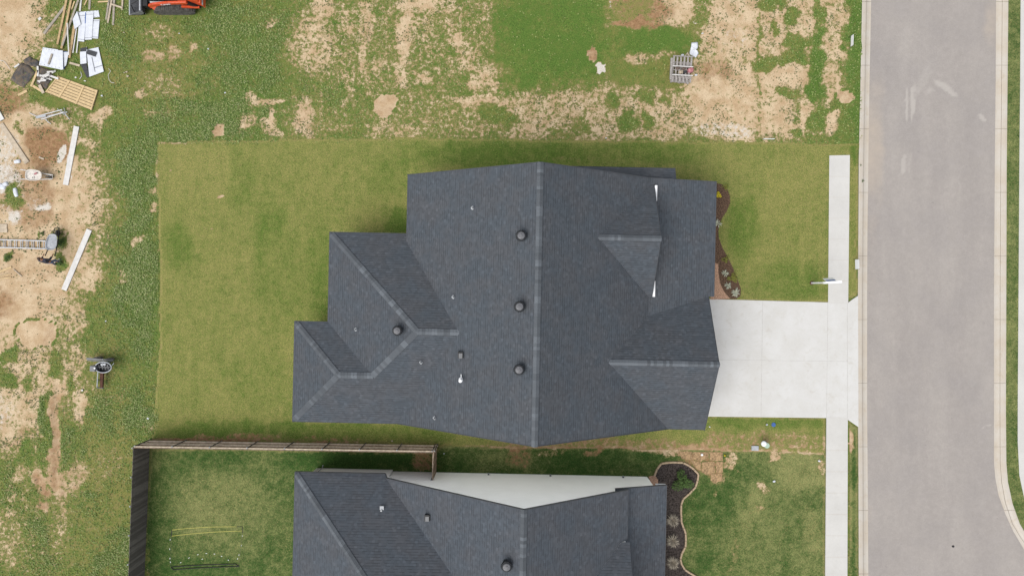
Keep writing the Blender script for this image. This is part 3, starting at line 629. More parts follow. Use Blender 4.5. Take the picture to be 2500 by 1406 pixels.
for a, b, lab in ((lk, la, 'pale concrete kerb and gutter along the house side of the street'), (rk, ra, 'pale concrete kerb along the far side of the street, curving at the corner')):
    o = ribbon(a, b, 0, 0, KP).build('kerb', M['kerb']); fixn(o); put(o, lab, 'kerb', None, 'structure')
    jb = MB(); ends = range(-150, 1500, 155)
    for yy in ends:
        def at(poly):
            for i in range(len(poly) - 1):
                if poly[i][1] <= yy <= poly[i + 1][1]:
                    t = (yy - poly[i][1]) / (poly[i + 1][1] - poly[i][1]); return poly[i][0] + t * (poly[i + 1][0] - poly[i][0])
        xa, xb = at(a), at(b)
        for (t0, z0), (t1, z1) in zip(KP[:-1], KP[1:]):
            jb.beam(W(xa + (xb - xa) * t0, yy, z0 - .002), W(xa + (xb - xa) * t1, yy, z1 - .002), 0.018, 0.012)
    # long dark strip standing in for shade where gutter meets kerb face
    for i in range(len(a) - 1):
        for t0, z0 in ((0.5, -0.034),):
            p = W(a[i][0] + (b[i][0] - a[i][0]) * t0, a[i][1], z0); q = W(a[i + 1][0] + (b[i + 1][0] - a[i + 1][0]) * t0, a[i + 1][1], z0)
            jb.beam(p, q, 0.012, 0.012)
    jb.build('kerb_joint_shade', M['joint'], o)
o = ribbon(rv, rp, 0.03, 0.03).build('pavement', M['walk']); fixn(o); put(o, 'white concrete pavement beyond the far kerb', 'pavement', None, 'structure')
# far verge as a grid-like ribbon with the lawn material
mbv = ribbon(rk, rv, 0.015, 0.02)
o = mbv.build('far_verge', M['nlawn']); fixn(o)
nv = len(o.data.vertices); attrs(o.data, dirt=np.full(nv, -.2), olive=np.full(nv, .5), clover=np.zeros(nv), brown=np.zeros(nv), pale=np.zeros(nv))
put(o, 'narrow green verge between the far kerb and the far pavement', 'verge', None, 'structure')
mbv = ribbon(rp, [(9000, p[1]) for p in rp], 0.01, 0.01)
o = mbv.build('far_grass', M['nlawn']); fixn(o)
nv = len(o.data.vertices); attrs(o.data, dirt=np.full(nv, .1), olive=np.full(nv, .5), clover=np.zeros(nv), brown=np.zeros(nv), pale=np.zeros(nv))
put(o, 'grass beyond the far pavement', 'grass', None, 'structure')

ZD = 0.045
o = poly_sheet('driveway', [(1690, 729), (2016, 738), (2022, 738), (2071, 739), (2080, 732), (2095, 722), (2096, 1042), (2070, 1024), (2016, 1020), (1690, 1016)], ZD, M['drive'], 'wide pale concrete driveway in front of the upper house garage', 'driveway')
jb = MB()
for (p, q) in (((2069, 738), (2069, 1022)), ((2021, 738), (2018, 1020)), ((1862, 735), (1858, 1017)), ((1735, 878), (2069, 882))):
    jb.beam(W(*p, ZD), W(*q, ZD), 0.014, 0.006)
jb.build('slab_joint', simple('slab joint', srgb(198, 195, 190), 0.9), o)
o = poly_sheet('pavement', [(2025, 380), (2075, 379), (2071, 741), (2022, 741)], 0.05, M['walk'], 'short white concrete pavement ending in the upper lawn', 'pavement')
jb = MB()
for k in range(1, 7): jb.beam(W(2025 - k * .4, 380 + k * 51, 0.05), W(2075 - k * .5, 380 + k * 51, 0.05), 0.012, 0.006)
jb.build('slab_joint', M['kerb'], o)
o = poly_sheet('pavement', [(2018, 1017), (2070, 1020), (2069, 1406), (2068, 3000), (2014, 3000), (2015, 1406)], 0.05, M['walk'], 'long white concrete pavement beside the lower lawn', 'pavement')
jb = MB()
for k in range(0, 9):
    y = 1099 + k * 52
    jb.beam(W(2017, y, 0.05), W(2070, y, 0.05), 0.014, 0.006)
jb.build('slab_joint', M['kerb'], o)

poly_sheet('mulch_bed', [p for p in bed1], 0.06, M['mulch'], 'curved bark mulch planting bed in front of the upper house', 'planting bed')
poly_sheet('gravel_strip', [(1735, 640), (1754, 644), (1754, 668), (1759, 694), (1769, 714), (1783, 729), (1735, 731)], 0.068, M['gravel'], 'strip of reddish pebbles beside the driveway corner', 'gravel')
# ---------------------------------------------------------------- houses
def roof_obj(name, polys, root, mat, label=None):
    mb = MB()
    for p in polys:
        pts = [hp(*q) for q in p]
        n = sum(((pts[i].cross(pts[(i + 1) % len(pts)])) for i in range(len(pts))), Vector((0, 0, 0)))
        if n.z < 0: pts = pts[::-1]
        mb.add(pts, [tuple(range(len(pts)))])
    o = mb.build(name, mat, root, uv=True)
    if label: o['label'] = label
    return o
def edge_boards(name, edges, root, mat, ht=0.19, th=0.03):
    mb = MB()
    for a, b in edges:
        p, q = hp(*a), hp(*b); z = Vector((0, 0, ht / 2 - 0.004))
        mb.beam(p - z, q - z, th, ht)
    return mb.build(name, mat, root)
def caps(mb, a, b, dropL, dropR, wd=0.17, step=0.165):
    p, q = hp(*a), hp(*b); d = q - p; d.normalize(); p = p + d * (.2 if a[2] < 110 else 0); L = (q - p).length
    h = Vector((-d.y, d.x, 0)).normalized(); n = max(1, int(L / step))
    rnd = random.Random(int(a[0] * 7 + b[1])); t = 0.4
    for i in range(n):
        if rnd.random() < 0.7: t = rnd.random() ** 1.6
        c0 = p + d * (L * i / n - 0.03); c1 = p + d * (L * (i + 1) / n)
        z0, z1 = Vector((0, 0, 0.042)), Vector((0, 0, 0.024))
        l0, l1 = c0 + h * wd - Vector((0, 0, dropL * wd)), c1 + h * wd - Vector((0, 0, dropL * wd))
        r0, r1 = c0 - h * wd - Vector((0, 0, dropR * wd)), c1 - h * wd - Vector((0, 0, dropR * wd))
        mb.add([l0 + z0, c0 + z0, r0 + z0, r1 + z1, c1 + z1, l1 + z1], [(0, 1, 4, 5), (1, 2, 3, 4)], t)
        mb.add([l0 + z0, c0 + z0, r0 + z0, l0, c0, r0], [(3, 4, 1, 0), (4, 5, 2, 1)], t * 0.5)

def plane_at(px, py, f):            # point on a roof plane z=f(u,v) (pixels) seen at a photograph position
    z = 150.0
    for _ in range(40):
        k = (H * PXM - z) / (H * PXM); x = (px - 1250) * k; y = (703 - py) * k
        u = x * math.cos(TH) - y * math.sin(TH); v = x * math.sin(TH) + y * math.cos(TH)
        z = f(u, v)
    return hp(u, v, z)
mW = lambda u, v: 306 - .646 * (51.6 - u)
mE = lambda u, v: 306 - .646 * (u - 51.6)
w1W = lambda u, v: 108 + .424 * (u + 419)
wS = lambda u, v: 108 + .424 * (v + 315)
nW = lambda u, v: 317 - .65 * (33 - u)
nWN = lambda u, v: 108 + .63 * (-430 - v)

EXT_H = thing('house', 'large charcoal roofed house with a front garage gable facing the wide driveway', 'house', hp(40, -30, 0))
h1 = EXT_H
RW, RN, RS = 51.6, 252, -315
main = [
 [(RW, RN, 306), (RW, RS, 306), (-255, RS, 108), (-112.5, -98, 200), (-242, 100, 116), (-242, RN, 116)],
 [(RW, RN, 306), (306, RN, 141.7), (306, 236, 141.7), (180, 111, 223), (306, -14, 141.7), (306, -56, 141.7), (211, -155, 203), (364, RS, 104), (RW, RS, 306)]]
r_main = roof_obj('main_roof', main, h1, M['roof'])
wing = [
 [(-419, 119, 108), (-236, 119, 108), (-236, 100, 116.5), (-112.5, -98, 200), (-202, -98, 200)],
 [(-419, 119, 108), (-202, -98, 200), (-304.5, -200.5, 156.5), (-419, -86, 108)],
 [(-495, -86, 108), (-419, -86, 108), (-304.5, -200.5, 156.5), (-380.5, -200.5, 156.5)],
 [(-495, -86, 108), (-380.5, -200.5, 156.5), (-495, RS, 108)],
 [(-495, RS, 108), (-380.5, -200.5, 156.5), (-304.5, -200.5, 156.5), (-202, -98, 200), (-112.5, -98, 200), (-255, RS, 108)]]
r_wing = roof_obj('wing_roof', wing, h1, M['roof'])
porch = [[(306, RN, 141.7), (461, RN, 110.7), (461, -10.3, 110.7), (448, -10.3, 113.3), (306, -56, 141.7)]]
r_porch = roof_obj('porch_roof', porch, h1, M['roof'])
gar = [[(211, -155, 203), (306, -56, 141.7), (448, -10.3, 113.3), (448, -155, 203)], [(211, -155, 203), (448, -155, 203), (448, RS, 104), (364, RS, 104)]]
r_gar = roof_obj('garage_roof', gar, h1, M['roof'])
gab = [[(180, 111, 223.5), (306, 236, 142.2), (313, 236, 142.2), (313, 111, 223.5)], [(180, 111, 223.5), (313, 111, 223.5), (313, -14, 142.2), (306, -14, 142.2)]]
r_gab = roof_obj('gable_roof', gab, h1, M['roof'])
shed = [[(100, 248, 121), (367, 248, 121), (367, 281, 105), (100, 281, 105)]]
r_shed = roof_obj('shed_roof', shed, h1, M['roof'])
cm = MB(); caps(cm, (RW, RS, 306), (RW, RN, 306), .646, .646, .16); cm.build('ridge_cap', M['cap'], r_main, tone=True)
cm = MB()
caps(cm, (-419, 119, 108), (-202, -98, 200), .3, .3); caps(cm, (-304.5, -200.5, 156.5), (-202, -98, 200), .3, .3); caps(cm, (-112.5, -98, 200), (-206, -98, 200), .424, .424)
caps(cm, (-495, -86, 108), (-380.5, -200.5, 156.5), .3, .3); caps(cm, (-495, RS, 108), (-380.5, -200.5, 156.5), .3, .3); caps(cm, (-304.5, -200.5, 156.5), (-383, -200.5, 156.5), .424, .424)
cm.build('ridge_cap', M['cap'], r_wing, tone=True)
cm = MB(); caps(cm, (448, -155, 203), (211, -155, 203), .62, .62, .15); cm.build('ridge_cap', M['cap'], r_gar, tone=True)
cm = MB(); caps(cm, (313, 111, 223.5), (180, 111, 223.5), .65, .65, .15); cm.build('ridge_cap', M['cap'], r_gab, tone=True)
edge_boards('fascia', [((-242, RN, 116), (RW, RN, 306)), ((RW, RN, 306), (306, RN, 141.7)), ((306, RN, 141.7), (461, RN, 110.7)), ((461, RN, 110.7), (461, -10.3, 110.7)), ((448, -10, 113), (448, -155, 203)), ((448, -155, 203), (448, RS, 104)),
            ((448, RS, 104), (364, RS, 104)), ((364, RS, 104), (RW, RS, 306)), ((RW, RS, 306), (-255, RS, 108)), ((-255, RS, 108), (-495, RS, 108)), ((-495, RS, 108), (-495, -86, 108)), ((-495, -86, 108), (-419, -86, 108)), ((-419, -86, 108), (-419, 119, 108)),
            ((-419, 119, 108), (-236, 119, 108)), ((-242, 100, 116), (-242, RN, 116)), ((313, 236, 142), (313, 111, 223)), ((313, 111, 223), (313, -14, 142)), ((367, 281, 105), (100, 281, 105)), ((367, 281, 105), (367, 250, 120))], h1, M['fascia'])
# white return boards at the feet of the front gable
for s in (236, -14):
    e = 1 if s > 0 else -1
    mb = MB(); mb.prism([hp(313.6, s - 1 * e, 147), (hp(318.8, s - 1 * e, 147)), hp(318.8, s - 36 * e, 147), hp(313.6, s - 36 * e, 147)], 0.2)
    mb.build('gable_return', M['whitebright'], h1)
mb = MB(); mb.prism([hp(302, -8, 142), hp(306, -8, 142), hp(306, 230, 142), hp(302, 230, 142)], .3)
mb.add([hp(307, -10, 140), hp(307, 232, 140), hp(307, 111, 219)], [(0, 1, 2)]); mb.build('gable_wall', M['white'], h1)
# walls
mb = MB()
def gable_prism(mb, u0, u1, ur, v0, v1, z0, zr, z1):
    f = [(u0, 0), (u0, z0), (ur, zr), (u1, z1), (u1, 0)]
    vs = [hp(u, v0, z) for u, z in f] + [hp(u, v1, z) for u, z in f]
    mb.add(vs, [(0, 1, 2, 3, 4), (9, 8, 7, 6, 5)] + [(i, 5 + i, 5 + (i + 1) % 5, (i + 1) % 5) for i in range(5)])
gable_prism(mb, -226, 298, RW, 238, -301, 112, 296, 132)
def wallbox(mb, u0, u1, v0, v1, z): mb.prism([hp(u0, v0, z), hp(u1, v0, z), hp(u1, v1, z), hp(u0, v1, z)], z / PXM - .01)
wallbox(mb, -403, -226.5, -301, 103, 103); wallbox(mb, -479, -403.5, -299, -102, 103); wallbox(mb, 298.5, 434, -299, -26, 98); wallbox(mb, 110, 352, 239, 268, 100)
mb.build('wall', M['brickwall'], h1)
for v in (245, 110, 0):
    mb = MB(); mb.prism([hp(446, v - 4, 106), hp(454, v - 4, 106), hp(454, v + 4, 106), hp(446, v + 4, 106)], 2.6); mb.build('porch_post', M['white'], h1)
mb = MB(); mb.prism([hp(434.2, -60, 88), hp(436, -60, 88), hp(436, -250, 88), hp(434.2, -250, 88)], 2.15)
gd = mb.build('garage_door', M['white'], h1)
mb = MB()
for k in range(1, 4): mb.prism([hp(436.1, -62, 88 - k * 21), hp(436.5, -62, 88 - k * 21), hp(436.5, -248, 88 - k * 21), hp(436.1, -248, 88 - k * 21)], .03)
mb.build('door_groove', M['midgrey'], gd)

def turbine(p, house):
    mb = MB(); b = p + Vector((0, 0, -.06)); mb.lathe(b, [(.20, 0), (.17, .18), (.15, .30)], 20)
    o = mb.build('turbine_vent', M['vent'], house, loc=None, smooth=True)
    mb = MB(); c = b + Vector((0, 0, .28)); mb.lathe(c, [(.15, 0), (.25, .06), (.30, .15), (.27, .24), (.17, .30)], 44, rib=.12)
    f = mb.build('vent_fins', M['vent'], o, loc=None); 
    mb = MB(); mb.lathe(c, [(.185, .285), (.18, .315), (.12, .335), (.075, .342), (.07, .36), (.03, .365)], 28); g = mb.build('vent_cap', M['ventcap'], o, smooth=False)
    return o
def reroot(o):      # parts of a part keep world placement
    pass
for px, py in ((1272, 577), (1268, 748), (1267, 900)): turbine(plane_at(px, py, mW), h1)
turbine(plane_at(973, 806, w1W), h1)
def pipe_vent(p, house, slope_dir, mat='midgrey', r=.035, h=.28):
    mb = MB(); mb.tube([p - Vector((0, 0, .05)), p + Vector((0, 0, h))], r, 10)
    o = mb.build('vent_pipe', M[mat], house, smooth=False)
    mb = MB(); mb.box(p + Vector((0, 0, .012)), (.07, .2, .03), TH); mb.lathe(p, [(.1, 0.0), (.05, .06), (.042, .12)], 12); mb.build('pipe_flashing', M['ltgrey'], o)
    return o
for px, py, f in ((1154, 508, mW), (1107, 725, mW), (869, 804, w1W), (1028, 884, wS), (1061, 1020, mW)): pipe_vent(plane_at(px, py, f), h1, 0)
def box_vent(p, house):
    mb = MB(); mb.box(p + Vector((0.06, 0, .12)), (.27, .34, .26), -TH); o = mb.build('box_vent', M['black'], house)
    mb = MB(); mb.box(p + Vector((0.07, -.03, .262)), (.19, .26, .03), -TH); mb.build('vent_lid', M['midgrey'], o); return o
box_vent(plane_at(1122, 866, mW), h1)
p = plane_at(1126, 926, mW)
mb = MB(); mb.lathe(p, [(.13, -.05), (.13, .02), (.075, .1), (.07, .55)], 18); o = mb.build('flue_pipe', M['whitebright'], h1, smooth=False); o['label'] = 'white round flue pipe with a pale collar'
mb = MB(); mb.lathe(p + Vector((0, 0, .5)), [(.1, 0), (.1, .06), (.06, .1)], 16); mb.build('flue_cap', M['whitebright'], o)
mb = MB(); mb.box(p + Vector((.0, .17, .05)), (.04, .22, .04)); mb.build('flue_strap', M['whitebright'], o)

# ---- lower house
h2 = thing('house', 'charcoal roofed house with a tall white side wall, cut by the bottom edge', 'house', hp(-60, -720, 0))
S2 = -1002
n_main = [[(33, -438, 317), (33, S2, 317), (-276, S2, 116), (-276, -438, 116)],
          [(33, -438, 317), (265, -438, 166), (265, -549, 166), (251, -549, 175.5), (105, -700, 270), (251, -851, 175.5), (265, -851, 166), (265, S2, 166), (33, S2, 317)]]
# the part of the main west slope under the wing is left to the wing roof
n_main[0] = [(33, -438, 317), (33, S2, 317), (-276, S2, 116), (-276, -1000, 116), (-7.5, -720, 290.7), (-276, -440, 116), (-276, -438, 116)]
q_main = roof_obj('main_roof', n_main, h2, M['roof2'])
n_wing = [[(-487, -430, 108), (-281, -430, 108), (-274, -441, 117), (-7.5, -720, 290.7), (-197, -720, 290.7)],
          [(-487, -430, 108), (-197, -720, 290.7), (-487, -1010, 108)],
          [(-487, -1010, 108), (-197, -720, 290.7), (-7.5, -720, 290.7), (-274, -999, 117), (-281, -1010, 108)]]
q_wing = roof_obj('wing_roof', n_wing, h2, M['roof2'])
q_porch = roof_obj('porch_roof', [[(240, -442, 148), (362, -442, 111), (362, S2, 111), (240, S2, 148)]], h2, M['roof2'])
q_gab = roof_obj('gable_roof', [[(105, -700, 270.5), (251, -549, 176), (269, -549, 176), (269, -700, 270.5)], [(105, -700, 270.5), (269, -700, 270.5), (269, -851, 176), (251, -851, 176)]], h2, M['roof2'])
mb = MB(); mb.add([hp(263, -556, 160), hp(263, -845, 160), hp(263, -845, 174), hp(263, -700, 264), hp(263, -556, 174)], [(0, 1, 2, 3, 4)]); mb.build('gable_wall', M['white'], h2)
cm = MB(); caps(cm, (33, S2, 317), (33, -438, 317), .65, .65, .16); cm.build('ridge_cap', M['cap'], q_main, tone=True)
cm = MB(); caps(cm, (-487, -430, 108), (-197, -720, 290.7), .44, .44, .17); caps(cm, (-487, -1010, 108), (-197, -720, 290.7), .44, .44, .17); cm.build('ridge_cap', M['cap'], q_wing, tone=True)
edge_boards('fascia', [((-276, -438, 116), (33, -438, 317)), ((33, -438, 317), (265, -438, 166)), ((265, -438, 166), (265, -549, 166)), ((265, -851, 166), (265, S2, 166)), ((240, -442, 148), (362, -442, 111)), ((240, -442, 148), (240, -450, 148)), ((362, -442, 111), (362, S2, 111)),
            ((-487, -430, 108), (-281, -430, 108)), ((-281, -430, 108), (-276, -440, 112)), ((-487, -430, 108), (-487, -1010, 108))], h2, M['fascia'], .17)
sid = G('white lap siding', 0.6, 0.3)
vz = sid.sep(sid.pos)[2]; lap = sid.math('FRACT', sid.math('DIVIDE', vz, 0.19)); sid.bump(lap, 0.25, 0.012)
lc = sid.mix(sid.sm(sid.noise(0.8, 4), .3, .7), (0.88, 0.885, 0.88, 1), (0.92, 0.925, 0.92, 1))
M['siding'] = sid.color(sid.mix(sid.math('LESS_THAN', lap, 0.07), lc, (0.7, 0.7, 0.69, 1)))
mb = MB()
VN = -453
f = [(-281, 0), (-281, 107), (33, 311), (262, 161), (262, 138), (339, 112), (339, 0)]
b = -990
vs = [hp(u, VN, z) for u, z in f] + [hp(u, b, z) for u, z in f]
mb.add(vs, [tuple(range(7)), tuple(range(13, 6, -1))] + [(i, 7 + i, 7 + (i + 1) % 7, (i + 1) % 7) for i in range(7)])
wallbox(mb, -466, -281.5, -996, -449, 103)
wl = mb.build('wall', M['siding'], h2)
bm = bmesh.new(); bm.from_mesh(wl.data); bmesh.ops.recalc_face_normals(bm, faces=bm.faces[:]); bm.to_mesh(wl.data); bm.free()
# soffit strip under the rake, corner boards, downspout and small wall boxes
mb = MB(); mb.prism([hp(-466.8, -448.2, 103), hp(-460, -448.2, 103), hp(-460, -448.9, 103), hp(-466.8, -448.9, 103)], 2.5); mb.build('corner_board', M['whitebright'], h2)
mb = MB(); mb.tube([hp(-452, -446, 102), hp(-452, -446, 4), hp(-452, -441, 2)], .03, 8); mb.build('downspout', M['ltgrey'], h2)
for px, py in ((1193, 1157), (1343, 1155), (1519, 1166)):
    p = W(px, py, 0); uu = p.x * 40 + .021 * 40 * (-p.y) 
    q = hp(p.x * PXM * math.cos(TH) - p.y * PXM * math.sin(TH), VN + 1.6, 14)
    mb = MB(); mb.box(q, (.11, .09, .15), -TH); o = mb.build('wall_box', M['midgrey'], h2)
    mb = MB(); mb.box(q + Vector((0, .06, .02)), (.06, .04, .05), -TH); mb.build('outlet_cover', M['ltgrey'], o)
turbine(plane_at(1237, 1374, nW), h2)
p = plane_at(933, 1238, nWN)
mb = MB(); mb.box(p + Vector((0, 0, .06)), (.22, .2, .12), -TH); o = mb.build('roof_vent', M['ltgrey'], h2); mb = MB(); mb.lathe(p + Vector((-.02, -.13, 0)), [(.05, 0), (.05, .2)], 10); mb.build('vent_pipe', M['ltgrey'], o)
pipe_vent(plane_at(978, 1243, nW), h2, 0)
box_vent(plane_at(1041, 1261, nW), h2)

# ---------------------------------------------------------------- fences
FH = 1.83
A = W(325, 1093, FH); Bp = W(1062, 1105, FH); Cc = W(313, 1406, FH)
A.z = Bp.z = Cc.z = 0
def fence(name_label, p, q, side, board_mat, rails=True, nposts=8, hgt=FH, seed=1, mat_rail='fence'):
    d = (q - p); L = d.length; d.normalize(); nrm = Vector((-d.y, d.x, 0)) * side
    root = thing('wooden_fence', name_label, 'fence', (p + q) / 2)
    mb = MB(); n = int(L / 0.125); rnd = random.Random(seed)
    for i in range(n):
        c = p + d * (L * (i + .5) / n); hh = hgt + rnd.uniform(-.02, .01)
        M3 = Matrix((d, nrm, Vector((0, 0, 1)))).transposed()
        mb.box(c + Vector((0, 0, hh / 2)) - nrm * rnd.uniform(0, .006), (L / n - .006, .02, hh), M=M3, tone=rnd.random())
    bp = mb.build('board_panel', M[board_mat], root, tone=True)
    for zz in ((.28, .98, 1.70) if rails else (.3, 1.5)):
        mb = MB(); mb.beam(p + nrm * .035 + Vector((0, 0, zz)), q + nrm * .035 + Vector((0, 0, zz)), .085, .10); mb.build('rail', M[mat_rail], root)
    for i in range(nposts):
        c = p + d * (L * (i + .02) / (nposts - .96)) + nrm * .09
        mb = MB(); mb.tube([c, c + Vector((0, 0, hgt - .08))], .032, 10); po = mb.build('post', M['rubber'], root)
        mb = MB(); mb.lathe(c + Vector((0, 0, hgt - .09)), [(.042, 0), (.042, .04), (.02, .065)], 10); mb.build('post_cap', M['ltgrey'], po)
    return root
def m_boards(name, c0, c1):
    g = G(name, 0.92, 0.15); t = g.attr('tone')
    n = g.noise(3.0, 5, 0.65, g.map(g.pos, (3, 3, .6)))
    f = g.sm(g.math('ADD', g.math('MULTIPLY', g.math('SUBTRACT', t, .5), .6), n), 0.25, 0.85)
    return g.color(g.mix(f, c0, c1))
M['boards_in'] = m_boards('dark stained boards', (0.072, 0.065, 0.059, 1), (0.125, 0.114, 0.104, 1))
M['boards_out'] = m_boards('brown cedar boards', srgb(150, 126, 106), srgb(188, 166, 146))
fence('long cedar board fence with rails and posts between the two back lawns', A, Bp, 1, 'boards_out', True, 9, seed=3)
fence('dark weathered board fence along the left side of the lower back lawn', Cc + (Cc - A) * .6, A, 1, 'boards_in', False, 8, seed=4)
P0 = W(1067, 1083, 0); P1 = Vector((P0.x - .06, W(1062, 1153).y, 0))
fence('short brown fence section joining the long cedar fence to the white house wall', P0, P1, -1, 'boards_out', False, 2, seed=5)

# ---------------------------------------------------------------- goal on the lower back lawn
g0 = thing('sports_goal', 'low goal with two yellow poles and dark rear bars on the lower back lawn', 'goal frame', W(505, 1340, 0))
def arc(p, q, sag, n=10):
    return [p + (q - p) * (i / n) + Vector((0, 0, 1)) * 0 + (q - p).cross(Vector((0, 0, 1))).normalized() * (-sag * 4 * (i / n) * (1 - i / n)) for i in range(n + 1)]
for a, b, z in (((420, 1293), (578, 1285), 1.2), ((418, 1308), (590, 1295.5), 1.0)):
    mb = MB(); mb.tube(arc(W(*a, z), W(*b, z), .06), .013, 8); mb.build('yellow_pole', M['yellow'], g0, smooth=True)
mb = MB(); mb.tube([W(578, 1285, 1.2), W(592, 1285, 1.2), W(593, 1300, 1.0)], .02, 8); mb.build('end_bar', M['black'], g0)
mb = MB(); mb.tube([W(420, 1293, 1.2), W(418, 1308, 1.0)], .025, 8); mb.build('end_bar', M['black'], g0)
for a, b in (((420, 1383), (575, 1376)), ((424, 1390), (583, 1382))):
    mb = MB(); mb.tube(arc(W(*a, .05), W(*b, .05), .03), .022, 8); mb.build('ground_bar', M['black'], g0)
for a, b in (((417, 1384), (424, 1390)), ((575, 1376), (583, 1382))):
    mb = MB(); mb.tube([W(*a, .05), W(*b, .05)], .022, 8); mb.build('corner_tube', M['black'], g0)
for a, b in (((418, 1308, 1.0), (417, 1384, .06)), ((592, 1298, 1.0), (583, 1382, .06))):
    mb = MB(); mb.tube([W(*a), W(*b)], .006, 6); mb.build('net_cord', M['fencein'], g0)
for x, y, r in ((415.5, 1316.5, 80), (414.3, 1339.5, 95), (415, 1362.5, 85), (416, 1371.5, 100), (441, 1372.3, 30), (461.5, 1361, 25), (483, 1353, 15), (504, 1350, 0), (523.5, 1351.5, -10), (541, 1357, -30), (557.5, 1366.5, -45), (580, 1363, 70), (583.5, 1354, 80), (589, 1331, 75), (591.5, 1307.5, 80), (494, 1364, 20)):
    mb = MB(); mb.box(W(x, y, .45), (.08, .026, .03), R(r)); mb.build('net_clip', M['white'], g0)

# ---------------------------------------------------------------- planting beds
def leaf_mesh(c, n, r, hgt, wd, seed, droop=.5, tilt=1.0):
    rnd = random.Random(seed); mb = MB()
    for i in range(n):
        a = rnd.uniform(0, 6.283); L = r * rnd.uniform(.6, 1.05); hh = hgt * rnd.uniform(.5, 1.1)
        d = Vector((math.cos(a), math.sin(a), 0)); s = Vector((-d.y, d.x, 0)) * wd * rnd.uniform(.6, 1.1)
        p0 = Vector(c) + d * .02; p1 = p0 + d * L * .55 + Vector((0, 0, hh)); p2 = p0 + d * L + Vector((0, 0, hh * (1 - droop)))
        mb.add([p0 - s * .6, p0 + s * .6, p1 + s, p1 - s, p2], [(0, 1, 2, 3), (3, 2, 4)])
    return mb
def bush_mesh(c, r, hgt, n, leaf, seed):
    rnd = random.Random(seed); mb = MB()
    for i in range(5):
        a = rnd.uniform(0, 6.28); mb.tube([Vector(c), Vector(c) + Vector((math.cos(a) * r * .5, math.sin(a) * r * .5, hgt * .7))], [.012, .005], 5)
    for i in range(n):
        a = rnd.uniform(0, 6.283); q = r * math.sqrt(rnd.random()) * (0.75 + .35 * math.sin(3 * a + seed)); z = hgt * rnd.uniform(.15, 1) * (1 - .5 * (q / r) ** 2)
        p = Vector(c) + Vector((q * math.cos(a), q * math.sin(a), z)); s = leaf * rnd.uniform(.6, 1.3)
        e = Vector((rnd.uniform(-1, 1), rnd.uniform(-1, 1), rnd.uniform(-.5, .5))).normalized(); f = e.cross(Vector((rnd.uniform(-.5, .5), rnd.uniform(-.5, .5), 1))).normalized()
        mb.add([p - e * s, p + f * s * .45, p + e * s, p - f * s * .45], [(0, 1, 2, 3)])
    return mb
def plant(name, lab, cat, px, py, z, mk, mat, group=None):
    return solo(mk, name, M[mat], lab, cat, group)
pl = [((1751, 546), 'variegated pale spiky plant at the narrow waist of the upper mulch bed', 12), ((1769, 667), 'small variegated spiky plant in the upper mulch bed beside the pebbles', 10), ((1776, 697), 'middle variegated spiky plant in the lower part of the upper mulch bed', 10), ((1795, 714), 'largest variegated spiky plant at the lower tip of the upper mulch bed', 13)]
for i, ((x, y), lab, r) in enumerate(pl):
    plant('spiky_plant', lab, 'plant', x, y, .06, leaf_mesh(W(x, y, .06), 30, r / PXM, .16, .020, 50 + i), 'leafpale', 'variegated spiky plants')
plant('shrub', 'bright yellow shrub in the upper mulch bed beside the roof edge', 'shrub', 0, 0, 0, bush_mesh(W(1752, 478, .06), .2, .35, 160, .05, 3), 'leafyellow', 'shrubs in the upper bed')
plant('shrub', 'yellow green shrub between two pale spiky plants in the upper bed', 'shrub', 0, 0, 0, bush_mesh(W(1788, 678, .06), .34, .3, 260, .04, 4), 'leafolive', 'shrubs in the upper bed')
plant('shrub', 'small olive shrub just above the pebbles in the upper mulch bed', 'shrub', 0, 0, 0, bush_mesh(W(1771, 634, .06), .24, .25, 110, .045, 5), 'leafolive', 'shrubs in the upper bed')
plant('shrub', 'faint olive shrub near the top end of the upper mulch bed', 'shrub', 0, 0, 0, bush_mesh(W(1770, 458, .06), .22, .22, 80, .04, 6), 'leafolive', 'shrubs in the upper bed')

edge = [(405, 560), (430, 500), (465, 455), (530, 443), (600, 443), (650, 447), (700, 470), (745, 505), (780, 545), (772, 600), (755, 650), (700, 710), (650, 755), (632, 800), (632, 870), (637, 945), (655, 1000), (672, 1050), (673, 1110), (668, 1160), (640, 1210), (628, 1260), (640, 1310), (665, 1350), (710, 1380), (750, 1403), (820, 1440)]
edge = [(1480 + x / 3.4625, 1000 + y / 3.4625) for x, y in edge]
poly_sheet('mulch_bed', [(1592, 1164)] + edge + [(1720, 1600), (1590, 1600)], 0.05, M['mulch2'], 'black mulch bed with curved stone edging in front of the lower house', 'planting bed')
poly_sheet('gravel_strip', [(1583, 1163), (1600, 1160), (1607, 1172), (1606, 1186), (1590, 1186)], 0.056, M['gravel'], 'small patch of reddish pebbles at the corner of the white wall', 'gravel')
sts = []
acc = 0.0; pts = [W(x, y, .06) for x, y in edge]
for i in range(len(pts) - 1):
    L = (pts[i + 1] - pts[i]).length; n = max(1, round(L / .36))
    for k in range(n): sts.append((pts[i] + (pts[i + 1] - pts[i]) * (k / n), pts[i] + (pts[i + 1] - pts[i]) * ((k + 1) / n)))
rnd = random.Random(5)
st0 = None
for i, (a, b) in enumerate(sts):
    c = (a + b) / 2; c.z = 0.0; L = (b - a).length
    if st0 is None:
        mb = MB(); mb.box((0, 0, .055), (.345, .105, .15))
        st0 = mb.build('edging_stone', M['stone'], loc=(0, 0, 0), bevel=.012); s = st0
        put(s, 'pale tan edging stone bordering the curved black mulch bed of the lower house', 'edging stone', 'edging stones round the lower bed')
    else:
        s = st0.copy(); COL.objects.link(s)
    s.location = c + Vector((rnd.uniform(-.01, .01), rnd.uniform(-.01, .01), rnd.uniform(-.01, .01))); s.rotation_euler = (0, 0, math.atan2((b - a).y, (b - a).x) + rnd.uniform(-.04, .04)); s.scale = (L / .36, 1, 1)
